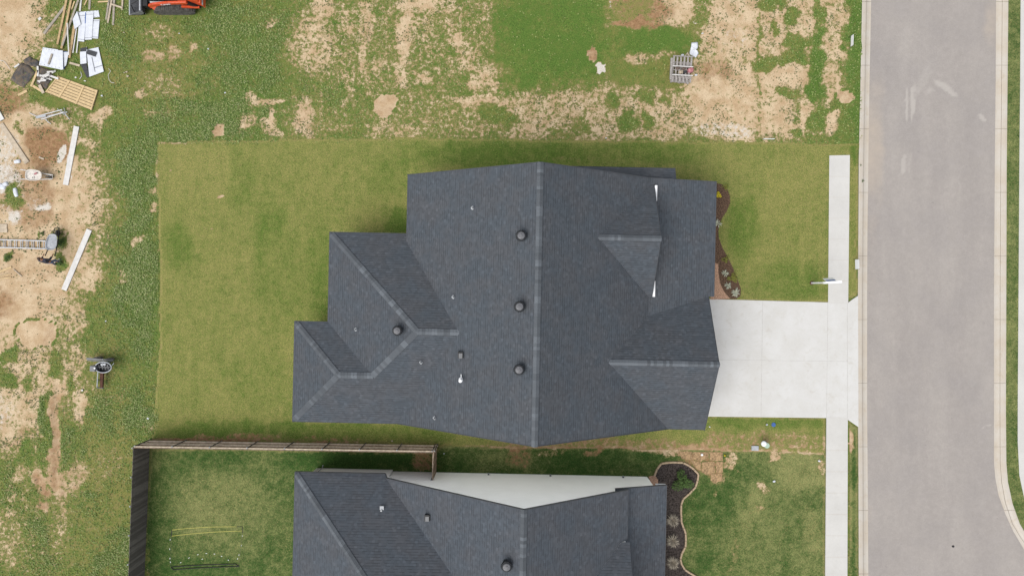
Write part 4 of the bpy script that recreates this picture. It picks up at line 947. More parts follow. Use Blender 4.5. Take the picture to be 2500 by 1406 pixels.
plant('shrub', 'leafy green shrub in the rounded top of the black mulch bed', 'shrub', 0, 0, 0, bush_mesh(W(1664, 1172, .05), .68, .7, 900, .055, 9), 'leafgreen')
for i, (x, y, lab) in enumerate(((1641, 1268, 'upper dry ornamental grass tuft beside the lower house roof'), (1641, 1318, 'middle dry ornamental grass tuft beside the lower house roof'), (1641, 1371, 'lowest dry ornamental grass tuft beside the lower house roof'))):
    plant('grass_tuft', lab, 'ornamental grass', 0, 0, 0, leaf_mesh(W(x, y, .05), 120, .46, .3, .011, 80 + i, .3), 'drygrass', 'dry ornamental grasses')

SODM = simple('dried brown sod', srgb(182, 152, 116), 0.95, 0.5, 13, 0.1, bump=0.6)
SL = [([(1656, 1101), (1690, 1102), (1691, 1122), (1664, 1120)], 'dried brown turf tile at the left end of the loose turf tiles'), ([(1692, 1103), (1730, 1104), (1730, 1116), (1712, 1126), (1692, 1120)], 'dried brown turf tile left of the round white drain cap'),
      ([(1732, 1103), (1765, 1104), (1765, 1125), (1733, 1124)], 'dried brown turf tile beside the small yellow marker cap'), ([(1686, 1123), (1711, 1128), (1712, 1150), (1700, 1144)], 'slanted dried turf tile touching the stone edging'),
      ([(1714, 1128), (1745, 1127), (1746, 1154), (1722, 1158), (1713, 1152)], 'large dried turf tile in the middle of the loose turf tiles'), ([(1748, 1127), (1765, 1127), (1765, 1153), (1749, 1154)], 'narrow upright dried turf tile at the right of the loose turf tiles'), ([(1735, 1157), (1764, 1156), (1764, 1174), (1748, 1177), (1736, 1172)], 'lowest dried turf tile pointing into the front lawn')]
for q_, lab in SL:
    rt = random.Random(int(q_[0][0])); qq = []
    for i in range(len(q_)):
        (x0, y0), (x1, y1) = q_[i], q_[(i + 1) % len(q_)]
        for k in range(5): t = k / 5; qq.append((x0 + (x1 - x0) * t + rt.uniform(-.9, .9), y0 + (y1 - y0) * t + rt.uniform(-.9, .9)))
    mb = MB(); mb.prism([W(x, y, .035) for x, y in qq], .04); solo(mb, 'brown_tile', SODM, lab, 'turf tile', 'dried turf tiles')
mb = MB(); mb.prism([hp(338, -443.0, 105), hp(361, -443.0, 105), hp(361, -441.2, 105), hp(338, -441.2, 105)], .12); mb.build('porch_trim', M['whitebright'], h2)
# ---------------------------------------------------------------- lumber, sheets and scraps on the left plot
def plank(a, b, wpx, mat, label, z=.02, th=.04, name='plank', cat='plank', group='loose lumber'):
    mb = MB(); mb.beam(W(*a, z + th / 2), W(*b, z + th / 2), wpx / PXM, th)
    return solo(mb, name, M[mat], label, cat, group, bevel=.004)
LUM = [((107, 83), (160, 14), 6.0, 'greywood', 'grey weathered plank at the left of the lumber pile, leaning diagonally', .02),
 ((140, 109), (165, -12), 5, 'tan', 'long tan plank lying left in the lumber pile', .03), ((150, 119), (176, -12), 5, 'tan', 'long tan plank touching the white sheet below it', .075),
 ((152, 112), (194, -8), 4.6, 'greywood', 'brownish plank crossing the others in the lumber pile', .12), ((169, 142), (182, 62), 6, 'tan', 'tan plank ending lowest in the lumber pile', .03),
 ((164, 57), (168, 135), 2.4, 'whitewash', 'thin white trim strip lying across the lumber pile', .17), ((178, 130), (188, 62), 2.6, 'whitewash', 'thin white strip left of its twin beside the white sheets', .02),
 ((187, 130), (195, 56), 2.6, 'whitewash', 'thin white strip right of its twin beside the white sheets', .03), ((175, 24), (182, 4), 3.2, 'pine', 'short yellow strip at the top of the lumber pile', .02),
 ((195, 28), (199, -10), 4, 'whitewash', 'short white plank above the bright white sheets', .02), ((206, 14), (217, -10), 2.6, 'pine', 'thin yellow strip near the top edge of the photo', .02),
 ((218, 24), (220, -14), 5, 'greywood', 'pale grey plank standing alone above the white sheets', .02), ((239, 5.5), (264, 4), 3.2, 'pine', 'yellow strip lying level near the top edge of the photo', .05),
 ((259, 49), (268, -14), 4.2, 'greywood', 'leftmost grey plank of the bundle by the loader', .02), ((263, 57), (275, -14), 4.4, 'palewood', 'second pale plank of the bundle by the loader', .035),
 ((276, 62), (279, -4), 5, 'greywood', 'longest grey plank of the bundle by the loader', .02), ((298, 25), (300, -14), 4, 'palewood', 'plank nearest the black loader bucket', .02),
 ((269, 10), (299, 20), 4, 'palewood', 'cross plank lying over the bundle by the loader', .08),
 ((2, 303), (66, 398), 12, 'palewood', 'wide pale tan plank on the bare soil above the cream wheelbarrow', .03), ((-14, 262), (4, 294), 14, 'whitewash', 'end of a pale board at the left edge of the photo', .06),
 ((187, 309), (160, 452), 13, 'whitewash', 'long white board lying on the soil right of the cream wheelbarrow', .03), ((218, 561), (156, 708), 13, 'whitewash', 'long white board lying on the soil right of the worker', .03),
 ((92, 172), (76, 212), 5, 'pine', 'yellow plank at the left end of the wooden slat panel', .05), ((75, 207), (107, 226), 6, 'pine', 'yellow plank under the left corner of the wooden slat panel', .02),
 ((96, 208), (106, 228), 7, 'palewood', 'pale short plank on the left corner of the wooden slat panel', .075), ((44, 233), (66, 222), 5.5, 'pine', 'short pale yellow plank below the black tarp', .02),
 ((35, 165), (47, 157), 4, 'whitewash', 'small white offcut left of the black tarp', .02), ((94, 49), (100, 44), 6, 'whitewash', 'small white block on the sand left of the lumber pile', .02),
 ((92, 162), (92.5, 187), 4.5, 'whitewash', 'white strip standing left of the scrap heap under the white sheet', .05), ((170, 154), (195, 161), 5, 'palewood', 'short pale board between the two white sheet piles', .02),
 ((-20, 671), (28, 652), 4.5, 'pine', 'thick yellow stick at the left edge below the ladder', .02), ((-10, 676), (27, 669), 2, 'pine', 'thin yellow stick between two thicker ones at the left edge', .02), ((-16, 682), (27, 677), 2.6, 'pine', 'lowest yellow stick at the left edge below the ladder', .02),
 ((33, 657), (53, 675), 2.0, 'palewood', 'thin pale stick lying apart to the right of the yellow sticks', .02), ((17, 431), (37, 422), 4, 'palewood', 'short pale stick left of the cream wheelbarrow handles', .02),
 ((-8, 552), (17, 553), 11, 'palewood', 'square tan board scrap at the left edge above the ladder', .02), ((95, 384), (107, 389), 4, 'palewood', 'tiny tan scrap above the cream wheelbarrow', .02)]
for a, b, wd, mt, lab, z in LUM: plank(a, b, wd, mt, lab, z)
plank((-8, 563), (18, 563), 9.5, 'palewood', 'lower half of the tan board scrap at the left edge above the ladder', .02)

def sheetp(quad, z, mat, label, th=.025, tilt=(0, 0), dots=True, name='foam_sheet', cat='sheet', group='white sheets', edge=None):
    mb = MB(); c = (sum(q[0] for q in quad) / len(quad), sum(q[1] for q in quad) / len(quad))
    pts = [W(x, y, z + th) + Vector((0, 0, (x - c[0]) * tilt[0] + (y - c[1]) * tilt[1])) for x, y in quad]
    mb.prism(pts, th)
    if dots and len(quad) == 4:
        for (i, j, k, l) in ((0, 1, 3, 2), (3, 2, 0, 1)):
            for t in np.linspace(.08, .92, 6):
                p = pts[i].lerp(pts[j], t); q = pts[k].lerp(pts[l], t); d = p.lerp(q, .07) + Vector((0, 0, .004))
                mb.lathe(d, [(.022, -.003), (.022, .003)], 6, mi=1)
    return solo(mb, name, [M[mat], M['dots']], label, cat, group)
sheetp([(190, 30), (240, 26), (243, 42), (195, 47)], .02, 'foam', 'white sheet with a square end at the top of the upper white pile')
sheetp([(177, 48), (188, 28), (197, 60), (182, 72)], .10, 'foam', 'bright white crooked sheet on the left of the upper white pile', dots=False)
sheetp([(193, 34), (210, 33), (206, 103), (190, 101)], .05, 'foam', 'left long white sheet of the upper white pile', tilt=(0, .001))
sheetp([(210.5, 31), (228, 31), (224, 97), (207, 98)], .06, 'foam', 'middle long white sheet of the upper white pile')
sheetp([(228.5, 48), (243, 48), (239, 95), (224.5, 94)], .03, 'foam', 'right short white sheet of the upper white pile')
sheetp([(206, 76), (208, 31), (209.5, 31), (208, 98)], .04, 'blue', 'thin blue sheet edge between white sheets in the upper white pile', dots=False)
sheetp([(104, 116), (142, 122), (150, 171), (94, 159)], .16, 'foam', 'large white sheet carrying a grey stick on the middle white pile', tilt=(.001, 0))
sheetp([(137, 123), (153, 124), (154, 170), (148, 171)], .19, 'foam', 'narrow white sheet on the right half of the middle white pile', dots=False)
sheetp([(150, 125), (166, 127), (157, 168), (151, 170)], .06, 'blue', 'blue edged sheet under the right of the middle white pile', dots=False)
sheetp([(155, 128), (167, 127), (161, 160), (157, 164)], .11, 'foam', 'white tilted sheet at the right edge of the middle white pile', dots=False, tilt=(-.004, 0))
plank((127, 132), (118, 158), 4, 'greywood', 'grey stick lying on the large white sheet', .21)
sheetp([(213, 142), (211, 122), (240, 116), (253, 175), (218, 188)], .06, 'foam', 'big white sheet marked with dark streaks in the right white pile', dots=False)
sheetp([(195, 127), (210, 126), (211, 155), (196, 157)], .10, 'foam', 'square white sheet on the left of the right white pile', dots=False)
sheetp([(213, 121), (236, 128), (232, 139), (211, 132)], .115, 'blacksheet', 'dark grey sheet piece lying over the right white pile', dots=False, name='dark_sheet')
sheetp([(196, 157.5), (211, 156), (218, 188), (212, 190)], .03, 'blacksheet', 'dark grey strip along the lower left of the right white pile', dots=False, name='dark_sheet')
sheetp([(196, 118), (213, 116), (212, 126), (196, 126.5)], .04, 'blacksheet', 'dark sheet corner at the top of the right white pile', dots=False, name='dark_sheet')
plank((224, 140), (232, 176), 1.4, 'dots', 'dark line strip lying on the big streaked sheet', .09, .01); plank((231, 166), (250, 160), 1.4, 'dots', 'short dark strip across the big streaked sheet', .09, .01)
def tarp(poly, label, z=.03, seed=1):
    mb = MB(); c = Vector((sum(p[0] for p in poly) / len(poly), sum(p[1] for p in poly) / len(poly), 0)); rnd = random.Random(seed)
    rings = []; n = len(poly) * 4
    per = []
    for i in range(len(poly)):
        for k in range(4):
            t = k / 4; per.append((poly[i][0] * (1 - t) + poly[(i + 1) % len(poly)][0] * t, poly[i][1] * (1 - t) + poly[(i + 1) % len(poly)][1] * t))
    vs = []
    for s_ in (1, .75, .5, .25):
        for p in per:
            j = .8 if s_ == 1 else .4
            vs.append(W(c.x + (p[0] - c.x) * s_ + rnd.uniform(-j, j), c.y + (p[1] - c.y) * s_ + rnd.uniform(-j, j), z + (0 if s_ == 1 else rnd.uniform(.0, .06))))
    vs.append(W(c.x, c.y, z + .03)); m = len(per)
    fs = [(r * m + i, r * m + (i + 1) % m, (r + 1) * m + (i + 1) % m, (r + 1) * m + i) for r in range(3) for i in range(m)] + [(3 * m + i, 3 * m + (i + 1) % m, 4 * m) for i in range(m)]
    mb.add(vs, fs)
    o = solo(mb, 'tarp', M['tarp'], label, 'tarp', 'black tarps', smooth=True)
    md = o.modifiers.new('thickness', 'SOLIDIFY'); md.thickness = .006
    return o
tarp([(52, 153), (70, 160), (87, 178), (74, 196), (58, 215), (42, 206), (25, 195), (36, 174)], 'dusty black tarp spread on the sand, larger of the two', seed=2)
tarp([(57, 147), (72, 138), (80, 144), (95, 150), (93, 165), (76, 162), (60, 157)], 'small crumpled black tarp touching the white sheet pile', seed=3)
tarp([(94, 162), (130, 172), (124, 196), (113, 219), (98, 212), (88, 204)], 'black tarp under the white scrap heap', z=.02, seed=4)
rnd = random.Random(12)
for i in range(16):
    x, y = rnd.uniform(100, 134), rnd.uniform(174, 203); a = rnd.uniform(-.7, 1.1); l = rnd.uniform(6, 13)
    plank((x - l * math.cos(a), y + l * .6 * math.sin(a)), (x + l * math.cos(a), y - l * .6 * math.sin(a)), rnd.uniform(2.5, 5), 'whitewash', 'white offcut in the scrap heap beside the wooden slat panel', .07 + i * .012, .02, 'offcut', 'offcut', 'white offcuts in the scrap heap')
# slatted panel
q = [W(x, y, .06) for x, y in ((141, 186), (239, 221), (224, 270), (110, 225))]
ct = thing('slat_panel', 'yellow wooden slat panel with cross battens lying on the weeds', 'wooden panel', sum(q, Vector((0, 0, 0))) / 4)
for i in range(7):
    t0, t1 = i / 7 + .008, (i + 1) / 7 - .016
    mb = MB(); a0, a1 = q[0].lerp(q[3], t0), q[0].lerp(q[3], t1); b0, b1 = q[1].lerp(q[2], t0), q[1].lerp(q[2], t1)
    mb.prism([a0, b0, b1, a1], .03); mb.build('slat', M['pine'], ct)
for t in (.02, .30, .66, .985):
    a, b = q[0].lerp(q[1], t), q[3].lerp(q[2], t); mb = MB(); mb.beam(a + Vector((0, 0, .02)), b + Vector((0, 0, .02)), .10 if .1 < t < .9 else .07, .035); mb.build('batten', M['pine'], ct)
mb = MB(); mb.prism([p - Vector((0, 0, .04)) for p in q], .015); mb.build('back_sheet', M['fencedk'], ct)
# folded aluminium trestle
tr = thing('metal_trestle', 'folded aluminium trestle lying on weeds below the wooden slat panel', 'trestle', W(122, 283, 0))
for a, b in (((88, 285, .2), (152, 268, .3)), ((90, 289, .1), (164, 274, .25)), ((100, 292, .3), (156, 274, .4))):
    mb = MB(); mb.tube([W(*a), W(*b)], .028, 8); mb.build('rail', M['alu'], tr)
for a, b in (((104, 287, .3), (124, 303, .02)), ((112, 290, .3), (118, 300, .02)), ((150, 270, .35), (170, 292, .02)), ((158, 276, .3), (168, 290, .02)), ((140, 266, .1), (156, 280, .35)), ((156, 264, .05), (162, 284, .3)), ((88, 284, .15), (72, 276, .02))):
    mb = MB(); mb.tube([W(*a), W(*b)], .02, 8); mb.build('leg', M['alu'], tr)
mb = MB(); mb.beam(W(88, 287, .22), W(112, 283, .26), .13, .04); mb.build('plate', M['ltgrey'], tr)
# ladder
ld = thing('ladder', 'aluminium ladder lying on the soil, its end under the grey wheelbarrow', 'ladder', W(54, 596, 0))
for a, b in (((-80, 583), (112, 588.5)), ((-80, 602), (112, 607.5))):
    mb = MB(); mb.beam(W(*a, .09), W(*b, .09), .06, .09); mb.build('rail', M['alu'], ld)
for k in range(14):
    x = -76 + k * 14.0; y = 593 + (x - 0) * .028
    for dx in (0, 4.5):
        mb = MB(); mb.tube([W(x + dx, y - 8.6, .10 - dx * .008), W(x + dx, y + 10, .10 - dx * .008)], .02, 8); mb.build('rung', M['alu'], ld)
# bags
def bag(px, py, sx, sy, rz, mat, label, name='bag', cat='bag', h=.12, group='white bags'):
    mb = MB(); rnd = random.Random(int(px * 3 + py)); n = 14; vs = []
    for (s_, z) in ((1, 0), (1.02, h * .4), (.85, h * .8), (.5, h), (.15, h * .95)):
        for k in range(n):
            a = 2 * math.pi * k / n; c, s2 = math.cos(a), math.sin(a); m = max(abs(c), abs(s2)) ** .75
            vs.append(W(px, py, 0) + Matrix.Rotation(rz, 3, 'Z') @ Vector((c / m * sx * s_ * rnd.uniform(.9, 1.08), s2 / m * sy * s_ * rnd.uniform(.9, 1.08), z * rnd.uniform(.85, 1.1))))
    fs = [(r * n + k, r * n + (k + 1) % n, (r + 1) * n + (k + 1) % n, (r + 1) * n + k) for r in range(4) for k in range(n)] + [tuple(range(4 * n, 5 * n))]
    mb.add(vs, fs); return solo(mb, name, M[mat], label, cat, group, smooth=True)
bag(43, 395, .21, .11, .15, 'foam', 'small white bag above the cream wheelbarrow handles'); bag(5, 456, .24, .16, -.3, 'foam', 'white bag at the left edge of the photo'); bag(39, 470, .12, .28, .25, 'foam', 'tall white bag beside the green weeds left'); bag(14, 450, .16, .12, .4, 'foam', 'smaller white bag touching the one at the left edge')
# loose litter
LIT = [(508, 120, 3, 'foam', 'white scrap alone in the grass right of the loader'), (437, 82, 2.6, 'foam', 'tiny white scrap below the loader tracks'), (549, 227, 3, 'foam', 'white scrap in the clover above the upper lawn'), (302, 80, 3, 'palewood', 'pale chip below the grey plank bundle'), (309, 176, 4, 'palewood', 'crooked pale chip on the bare patch'), (311, 186, 4.5, 'palewood', 'larger pale chip on the bare patch'), (248, 234, 4.5, 'foam', 'white scrap right of the wooden slat panel'), (200, 953, 4.5, 'whitewash', 'white offcut below left of the mixer'), (361, 1021, 4, 'foam', 'white scrap beside the lower left lawn corner'), (128, 919, 2, 'palewood', 'tiny pale scrap left of the mixer'), (1480, 337, 2.6, 'foam', 'white speck above the upper lawn edge'), (2000, 1125, 4, 'foam', 'white scrap near the long pavement'), (1890, 1175, 5, 'foam', 'pale plastic scrap on the lower front lawn'), (1873, 1036, 4.5, 'ltgrey', 'grey disc scrap left of the blue cover'), (1733, 1042, 3, 'foam', 'white scrap by the roof corner and driveway'), (957, 1076, 4, 'palewood', 'pale stick on the dark grass above the long fence'), (1084, 1107, 2.4, 'foam', 'white speck right of the short fence'), (1715, 82, 4, 'whitewash', 'pale block on the soil above the pallets'), (258, 784, 2.2, 'foam', 'tiny white scrap in grass above the mixer'), (303, 178, 2.5, 'palewood', 'small pale chip beside the crooked chip'), (184, 190, 4, 'whitewash', 'pale wrapper below the right white pile'), (207, 198, 3.5, 'whitewash', 'pale wrapper under the dark strip')]
for i, (x, y, s, mt, lab) in enumerate(LIT):
    rnd = random.Random(i * 5 + 1); mb = MB(); pts = []
    for k in range(6):
        a = k * 1.047; r = s / PXM * rnd.uniform(.45, 1.0); pts.append(W(x, y, .07) + Vector((r * math.cos(a), r * .7 * math.sin(a), rnd.uniform(-.015, .015))))
    mb.prism(pts, .03); solo(mb, 'scrap', M[mt], lab, 'scrap', 'scraps lying about')
def string(pts, lab, mat='whitewash', r=.014):
    mb = MB(); mb.tube([W(x, y, .05) for x, y in pts], r, 6); solo(mb, 'cord', M[mat], lab, 'cord', 'loose cords')
string([(265, 168), (270, 174), (264, 184), (266, 195), (272, 202), (279, 203)], 'pale cord curling on the weeds right of the white piles')
string([(197, 176), (200, 186), (194, 194)], 'pale cord beside the dark strip', r=.018); string([(0, 148), (10, 150), (18, 160), (24, 170)], 'pale cord on the sand at the left edge')
string([(211, 115), (213, 122), (210, 130)], 'white cord on the dark sheet corner')

# ---------------------------------------------------------------- wheelbarrows
def wheelbarrow(label, loc, rz, tray_mat, metal, fill=None, tip=0.0, group='wheelbarrows'):
    # local frame: wheel toward +x
    root = thing('wheelbarrow', label, 'wheelbarrow', loc, group, rz)
    T = Matrix.Rotation(tip, 3, 'Y'); piv = Vector((.72, 0, .2))
    def tf(mb):
        mb.v = [piv + T @ (p - piv) for p in mb.v]; return mb
    mb = MB(); n = 28
    def ring(sx, sy, z, off):
        out = []
        for k in range(n):
            a = 2 * math.pi * k / n; c, s = math.cos(a), math.sin(a); m = (abs(c) ** 3 + abs(s) ** 3) ** (1 / 3)
            tap = 1 - .10 * (c / m)
            out.append(Vector((off + c / m * sx, s / m * sy * tap, z)))
        return out
    rs = [ring(.30, .20, .36, .06), ring(.47, .31, .62, .05), ring(.50, .335, .635, .05), ring(.475, .315, .64, .05), ring(.455, .30, .61, .05), ring(.30, .2, .42, .06)]
    vs = [p for r in rs for p in r]
    fs = [(i * n + k, i * n + (k + 1) % n, (i + 1) * n + (k + 1) % n, (i + 1) * n + k) for i in range(5) for k in range(n)] + [tuple(range(5 * n, 6 * n)), tuple(range(n - 1, -1, -1))]
    mb.add(vs, fs); tray = tf(mb).build('tray', M[tray_mat], root, loc=(0, 0, 0), smooth=True); tray.parent = root; tray.location = (0, 0, 0)
    if fill:
        mb = MB(); rr = ring(.42, .275, .56, .05); mb.add(rr + [Vector((.05, 0, .6))], [(k, (k + 1) % n, n) for k in range(n)]); f = tf(mb).build('mortar', M[fill], None, loc=(0, 0, 0)); f.parent = tray; f.location = (0, 0, 0)
    for s in (-1, 1):
        mb = MB(); mb.tube([Vector((.86, s * .09, .22)), Vector((.3, s * .2, .33)), Vector((-.80, s * .29, .56))], .028, 8); h = tf(mb).build('handle', M[metal], root, loc=(0, 0, 0)); h.location = (0, 0, 0)
        mb = MB(); mb.tube([Vector((-.1, s * .22, .40)), Vector((-.28, s * .24, .02)), Vector((-.4, s * .25, .42))], .016, 8); h = tf(mb).build('leg', M[metal], root, loc=(0, 0, 0)); h.location = (0, 0, 0)
    mb = MB(); mb.lathe((0, 0, 0), [(.11, -.045), (.175, -.04), (.2, 0), (.175, .04), (.11, .045)], 24); RX = Matrix.Rotation(R(90), 3, 'X'); mb.v = [RX @ p + Vector((.72, 0, .2)) for p in mb.v]
    h = mb.build('wheel', M['rubber'], root, loc=(0, 0, 0), smooth=True); h.location = (0, 0, 0)
    mb = MB(); mb.tube([Vector((.45, -.17, .36)), Vector((1.0, -.13, .33)), Vector((1.0, .13, .33)), Vector((.45, .17, .36))], .024, 8); h = tf(mb).build('nose_guard', M[metal], root, loc=(0, 0, 0)); h.location = (0, 0, 0)
    return root
wb = wheelbarrow('cement crusted cream wheelbarrow standing on the brown soil', W(87.5, 427, 0) + Vector((0.24, -.12, 0)), R(-4), 'dirtypan', 'whitewash', 'dirtypan')
mb = MB(); mb.box(W(87, 424, .62), (.17, .08, .06), R(25)); solo(mb, 'brick', M['pink'], 'small reddish brick in the cream wheelbarrow tray', 'brick')
mb = MB(); mb.lathe(W(82, 434, .585), [(.07, 0), (.07, .05), (.055, .05), (.05, .01)], 14); solo(mb, 'tin', M['dirtypan'], 'small round tin in the cream wheelbarrow tray', 'tin')
WBX, WBY = -27.62, 2.62
wb2 = wheelbarrow('grey wheelbarrow tipped forward by the worker beside the ladder', (WBX, WBY, 0), R(88), 'ltgrey', 'black', 'ltgrey', tip=R(10))
# weeds growing by the barrow and on the kerb
for (x, y, r, n, lab) in ((150, 592, .32, 140, 'dark green weed clump right of the grey wheelbarrow'), (20, 629, .26, 110, 'round green weed clump below the ladder'), (148, 642, .26, 110, 'green weed clump beside the feet of the worker'), (2101, 404, .05, 18, 'tiny weed tuft on the near kerb opposite the short pavement'), (2106, 442, .10, 26, 'larger weed tuft on the near kerb below the tiny one'), (105, 570, .14, 50, 'small weed clump left above the grey wheelbarrow')):
    plant('weed', lab, 'weed', 0, 0, 0, bush_mesh(W(x, y, .0), r, .22 if r > .12 else .08, n, .05 if r > .12 else .03, int(x)), 'leafgreen', 'weed clumps')

# ---------------------------------------------------------------- worker
def person():
    base = Vector((-27.72, 1.56, 0))
    root = thing('person', 'worker in dark shirt and blue jeans pushing the grey wheelbarrow', 'person', base)
    def skin(name, chains, mat, sub=2):
        vs, es, rad, roots = [], [], [], []
        idx = {}
        for ch in chains:
            prev = None
            for key, p, r in ch:
                if key in idx: i = idx[key]
                else:
                    i = len(vs); idx[key] = i; vs.append(p); rad.append(r)
                if prev is not None: es.append((prev, i))
                prev = i
        me = bpy.data.meshes.new(name); me.from_pydata(vs, es, []); me.materials.append(mat)
        o = bpy.data.objects.new(name, me); COL.objects.link(o); o.parent = root
        sk = o.modifiers.new('skin', 'SKIN'); sk.use_smooth_shade = True
        # one root per connected island
        par = list(range(len(vs)))
        def fd(a):
            while par[a] != a: a = par[a]
            return a
        for a, b in es: par[fd(a)] = fd(b)
        seen = set()
        for i, dvt in enumerate(me.skin_vertices[0].data if me.skin_vertices else []):
            r = rad[i]; dvt.radius = r if isinstance(r, tuple) else (r, r)
            if fd(i) not in seen: seen.add(fd(i)); dvt.use_root = True
            else: dvt.use_root = False
        o.modifiers.new('sub', 'SUBSURF').levels = sub; o.modifiers['sub'].render_levels = sub
        return o
    # faces +y; z up
    hip = (0, -.02, .92); sp = (0, .03, 1.12); ch = (0, .09, 1.32); nk = (0, .13, 1.48); hd0 = (0, .155, 1.56); hd1 = (0, .175, 1.66); hd2 = (0, .165, 1.74)
    def S(s, x, y, z): return (s * x, y, z)
    body = [[('hip', hip, (.15, .11)), ('sp', sp, (.14, .105)), ('ch', ch, (.165, .115)), ('nk', nk, .058), ('h0', hd0, (.07, .085)), ('h1', hd1, (.08, .1)), ('h2', hd2, (.05, .065))]]
    for s, t in ((1, 'r'), (-1, 'l')):
        ft = .10 if s > 0 else -.08
        body.append([('hip', hip, (.15, .11)), ('th' + t, S(s, .10, .0, .80), .088), ('kn' + t, S(s, .11, .05 + ft * .5, .48), .058), ('cf' + t, S(s, .115, ft * .7 - .03, .30), .055), ('an' + t, S(s, .12, ft - .06, .09), .038), ('to' + t, S(s, .13, ft + .12, .035), (.04, .03))])
        body.append([('ch', ch, (.165, .115)), ('sh' + t, S(s, .185, .1, 1.39), .058), ('el' + t, S(s, .25, .12, 1.12), .044), ('wr' + t, S(s, .275, .33, .93), .028), ('pa' + t, S(s, .278, .40, .89), (.04, .02)), ('pb' + t, S(s, .278, .44, .865), (.042, .018))])
        for k, (dx, l) in enumerate(((-.030, .07), (-.010, .08), (.010, .075), (.030, .06))):
            b = (s * .278 + dx, .435, .868)
            body.append([('f%s%da' % (t, k), b, .009), ('f%s%db' % (t, k), (b[0], .435 + l * .5, .848), .0085), ('f%s%dc' % (t, k), (b[0], .435 + l * .55, .848 - l * .35), .008), ('f%s%dd' % (t, k), (b[0], .435 + l * .25, .82 - l * .15), .007)])
        body.append([('t%sa' % t, (s * .278 - s * .03, .395, .885), .011), ('t%sb' % t, (s * .278 - s * .055, .42, .862), .010), ('t%sc' % t, (s * .278 - s * .05, .445, .845), .008)])
        body.append([('ear%sa' % t, (s * .07, .165, 1.645), .014), ('ear%sb' % t, (s * .088, .158, 1.66), .012)])
    body.append([('nosea', (0, .255, 1.645), .013), ('noseb', (0, .285, 1.63), .012)])
    skin('body', body, M['skin'])
    shirt = [[('hip', (0, -.01, .95), (.165, .125)), ('sp', sp, (.16, .125)), ('ch', ch, (.185, .135)), ('nk', (0, .12, 1.44), .085)]]
    for s, t in ((1, 'r'), (-1, 'l')):
        shirt.append([('ch', ch, (.185, .135)), ('sh' + t, S(s, .185, .1, 1.39), .078), ('el' + t, S(s, .25, .12, 1.12), .062), ('wr' + t, S(s, .272, .30, .95), .045)])
    skin('shirt', [[(k, p, tuple(x * 1.13 for x in r) if isinstance(r, tuple) else r * 1.15) for k, p, r in c_] for c_ in shirt], M['navy'])
    tro = [[('w', (0, -.02, .98), (.155, .115)), ('hip', (0, -.02, .88), (.165, .125))]]
    for s, t in ((1, 'r'), (-1, 'l')):
        ft = .10 if s > 0 else -.08
        tro.append([('hip', (0, -.02, .88), (.165, .125)), ('th' + t, S(s, .10, .0, .76), .10), ('kn' + t, S(s, .11, .05 + ft * .5, .48), .075), ('an' + t, S(s, .12, ft - .05, .12), .065)])
    skin('trousers', tro, M['denim'])
    for s in (1, -1):
        ft = .10 if s > 0 else -.08
        skin('shoe', [[('a', S(s, .12, ft - .08, .05), .05), ('b', S(s, .125, ft + .03, .05), .05), ('c', S(s, .13, ft + .15, .035), (.048, .035))]], M['whitewash'], 2)
    skin('hair', [[('a', (0, .09, 1.62), (.055, .05)), ('b', (0, .13, 1.71), (.088, .08)), ('c', (0, .19, 1.745), (.078, .055)), ('d', (0, .235, 1.725), (.055, .03))]], M['hair'], 2)
person()

# ---------------------------------------------------------------- mortar mixer
mx = thing('mortar_mixer', 'grey towable mortar mixer with rusty tow bar standing in the weeds', 'mixer', W(246, 905, 0))
def mxp(px, py, z): return W(px, py, z)
mb = MB(); n = 30; vs = []
def oval(z, sx, sy, cx, cy): return [W(cx + sx * math.cos(2 * math.pi * k / n) * (1 if math.cos(2 * math.pi * k / n) > 0 else .9), cy + sy * math.sin(2 * math.pi * k / n), z) for k in range(n)]
rs = [oval(.55, 15, 9, 252, 896), oval(.95, 21, 13, 251, 896.5), oval(1.0, 21, 13, 251, 896.5), oval(.98, 19.5, 11.6, 251, 896.5), oval(.7, 15, 9, 252, 896)]
vs = [p for r in rs for p in r]; mb.add(vs, [(i * n + k, i * n + (k + 1) % n, (i + 1) * n + (k + 1) % n, (i + 1) * n + k) for i in range(4) for k in range(n)] + [tuple(range(4 * n, 5 * n))])
dr = mb.build('drum', M['dkgrey'], mx, smooth=False)
mb = MB(); rr = oval(1.0, 21, 13, 251, 896.5); mb.tube(rr + rr[:1], .03, 8, cap=False); mb.build('drum_rim', M['ltgrey'], dr, smooth=True)
mb = MB(); mb.tube([W(236, 896, .86), W(270, 896, .86)], .03, 8)
for k in range(4):
    x = 241 + k * 7; mb.beam(W(x, 890, .9), W(x + 3, 902, .78), .05, .03)
mb.build('paddle', M['midgrey'], dr)
mb = MB(); mb.beam(W(246, 890, 1.0), W(258, 889, 1.0), .12, .04); mb.beam(W(250, 886, 1.02), W(250, 894, 1.02), .03, .03); mb.build('bag_cutter', M['ltgrey'], dr)
mb = MB(); mb.box(W(231.5, 898.5, .85), (.36, .36, .5), R(-3)); mb.build('engine_cover', M['midgrey'], mx, bevel=.06)
mb = MB(); mb.lathe(W(231.5, 898.5, 1.10), [(.05, 0), (.05, .04), (.03, .05)], 12); mb.build('filler_cap', M['whitebright'], mx)
mb = MB(); mb.beam(W(212, 875, .5), W(276, 880, .5), .10, .1); mb.beam(W(213, 879, .46), W(270, 884, .46), .05, .06); mb.build('axle_frame', M['midgrey'], mx)
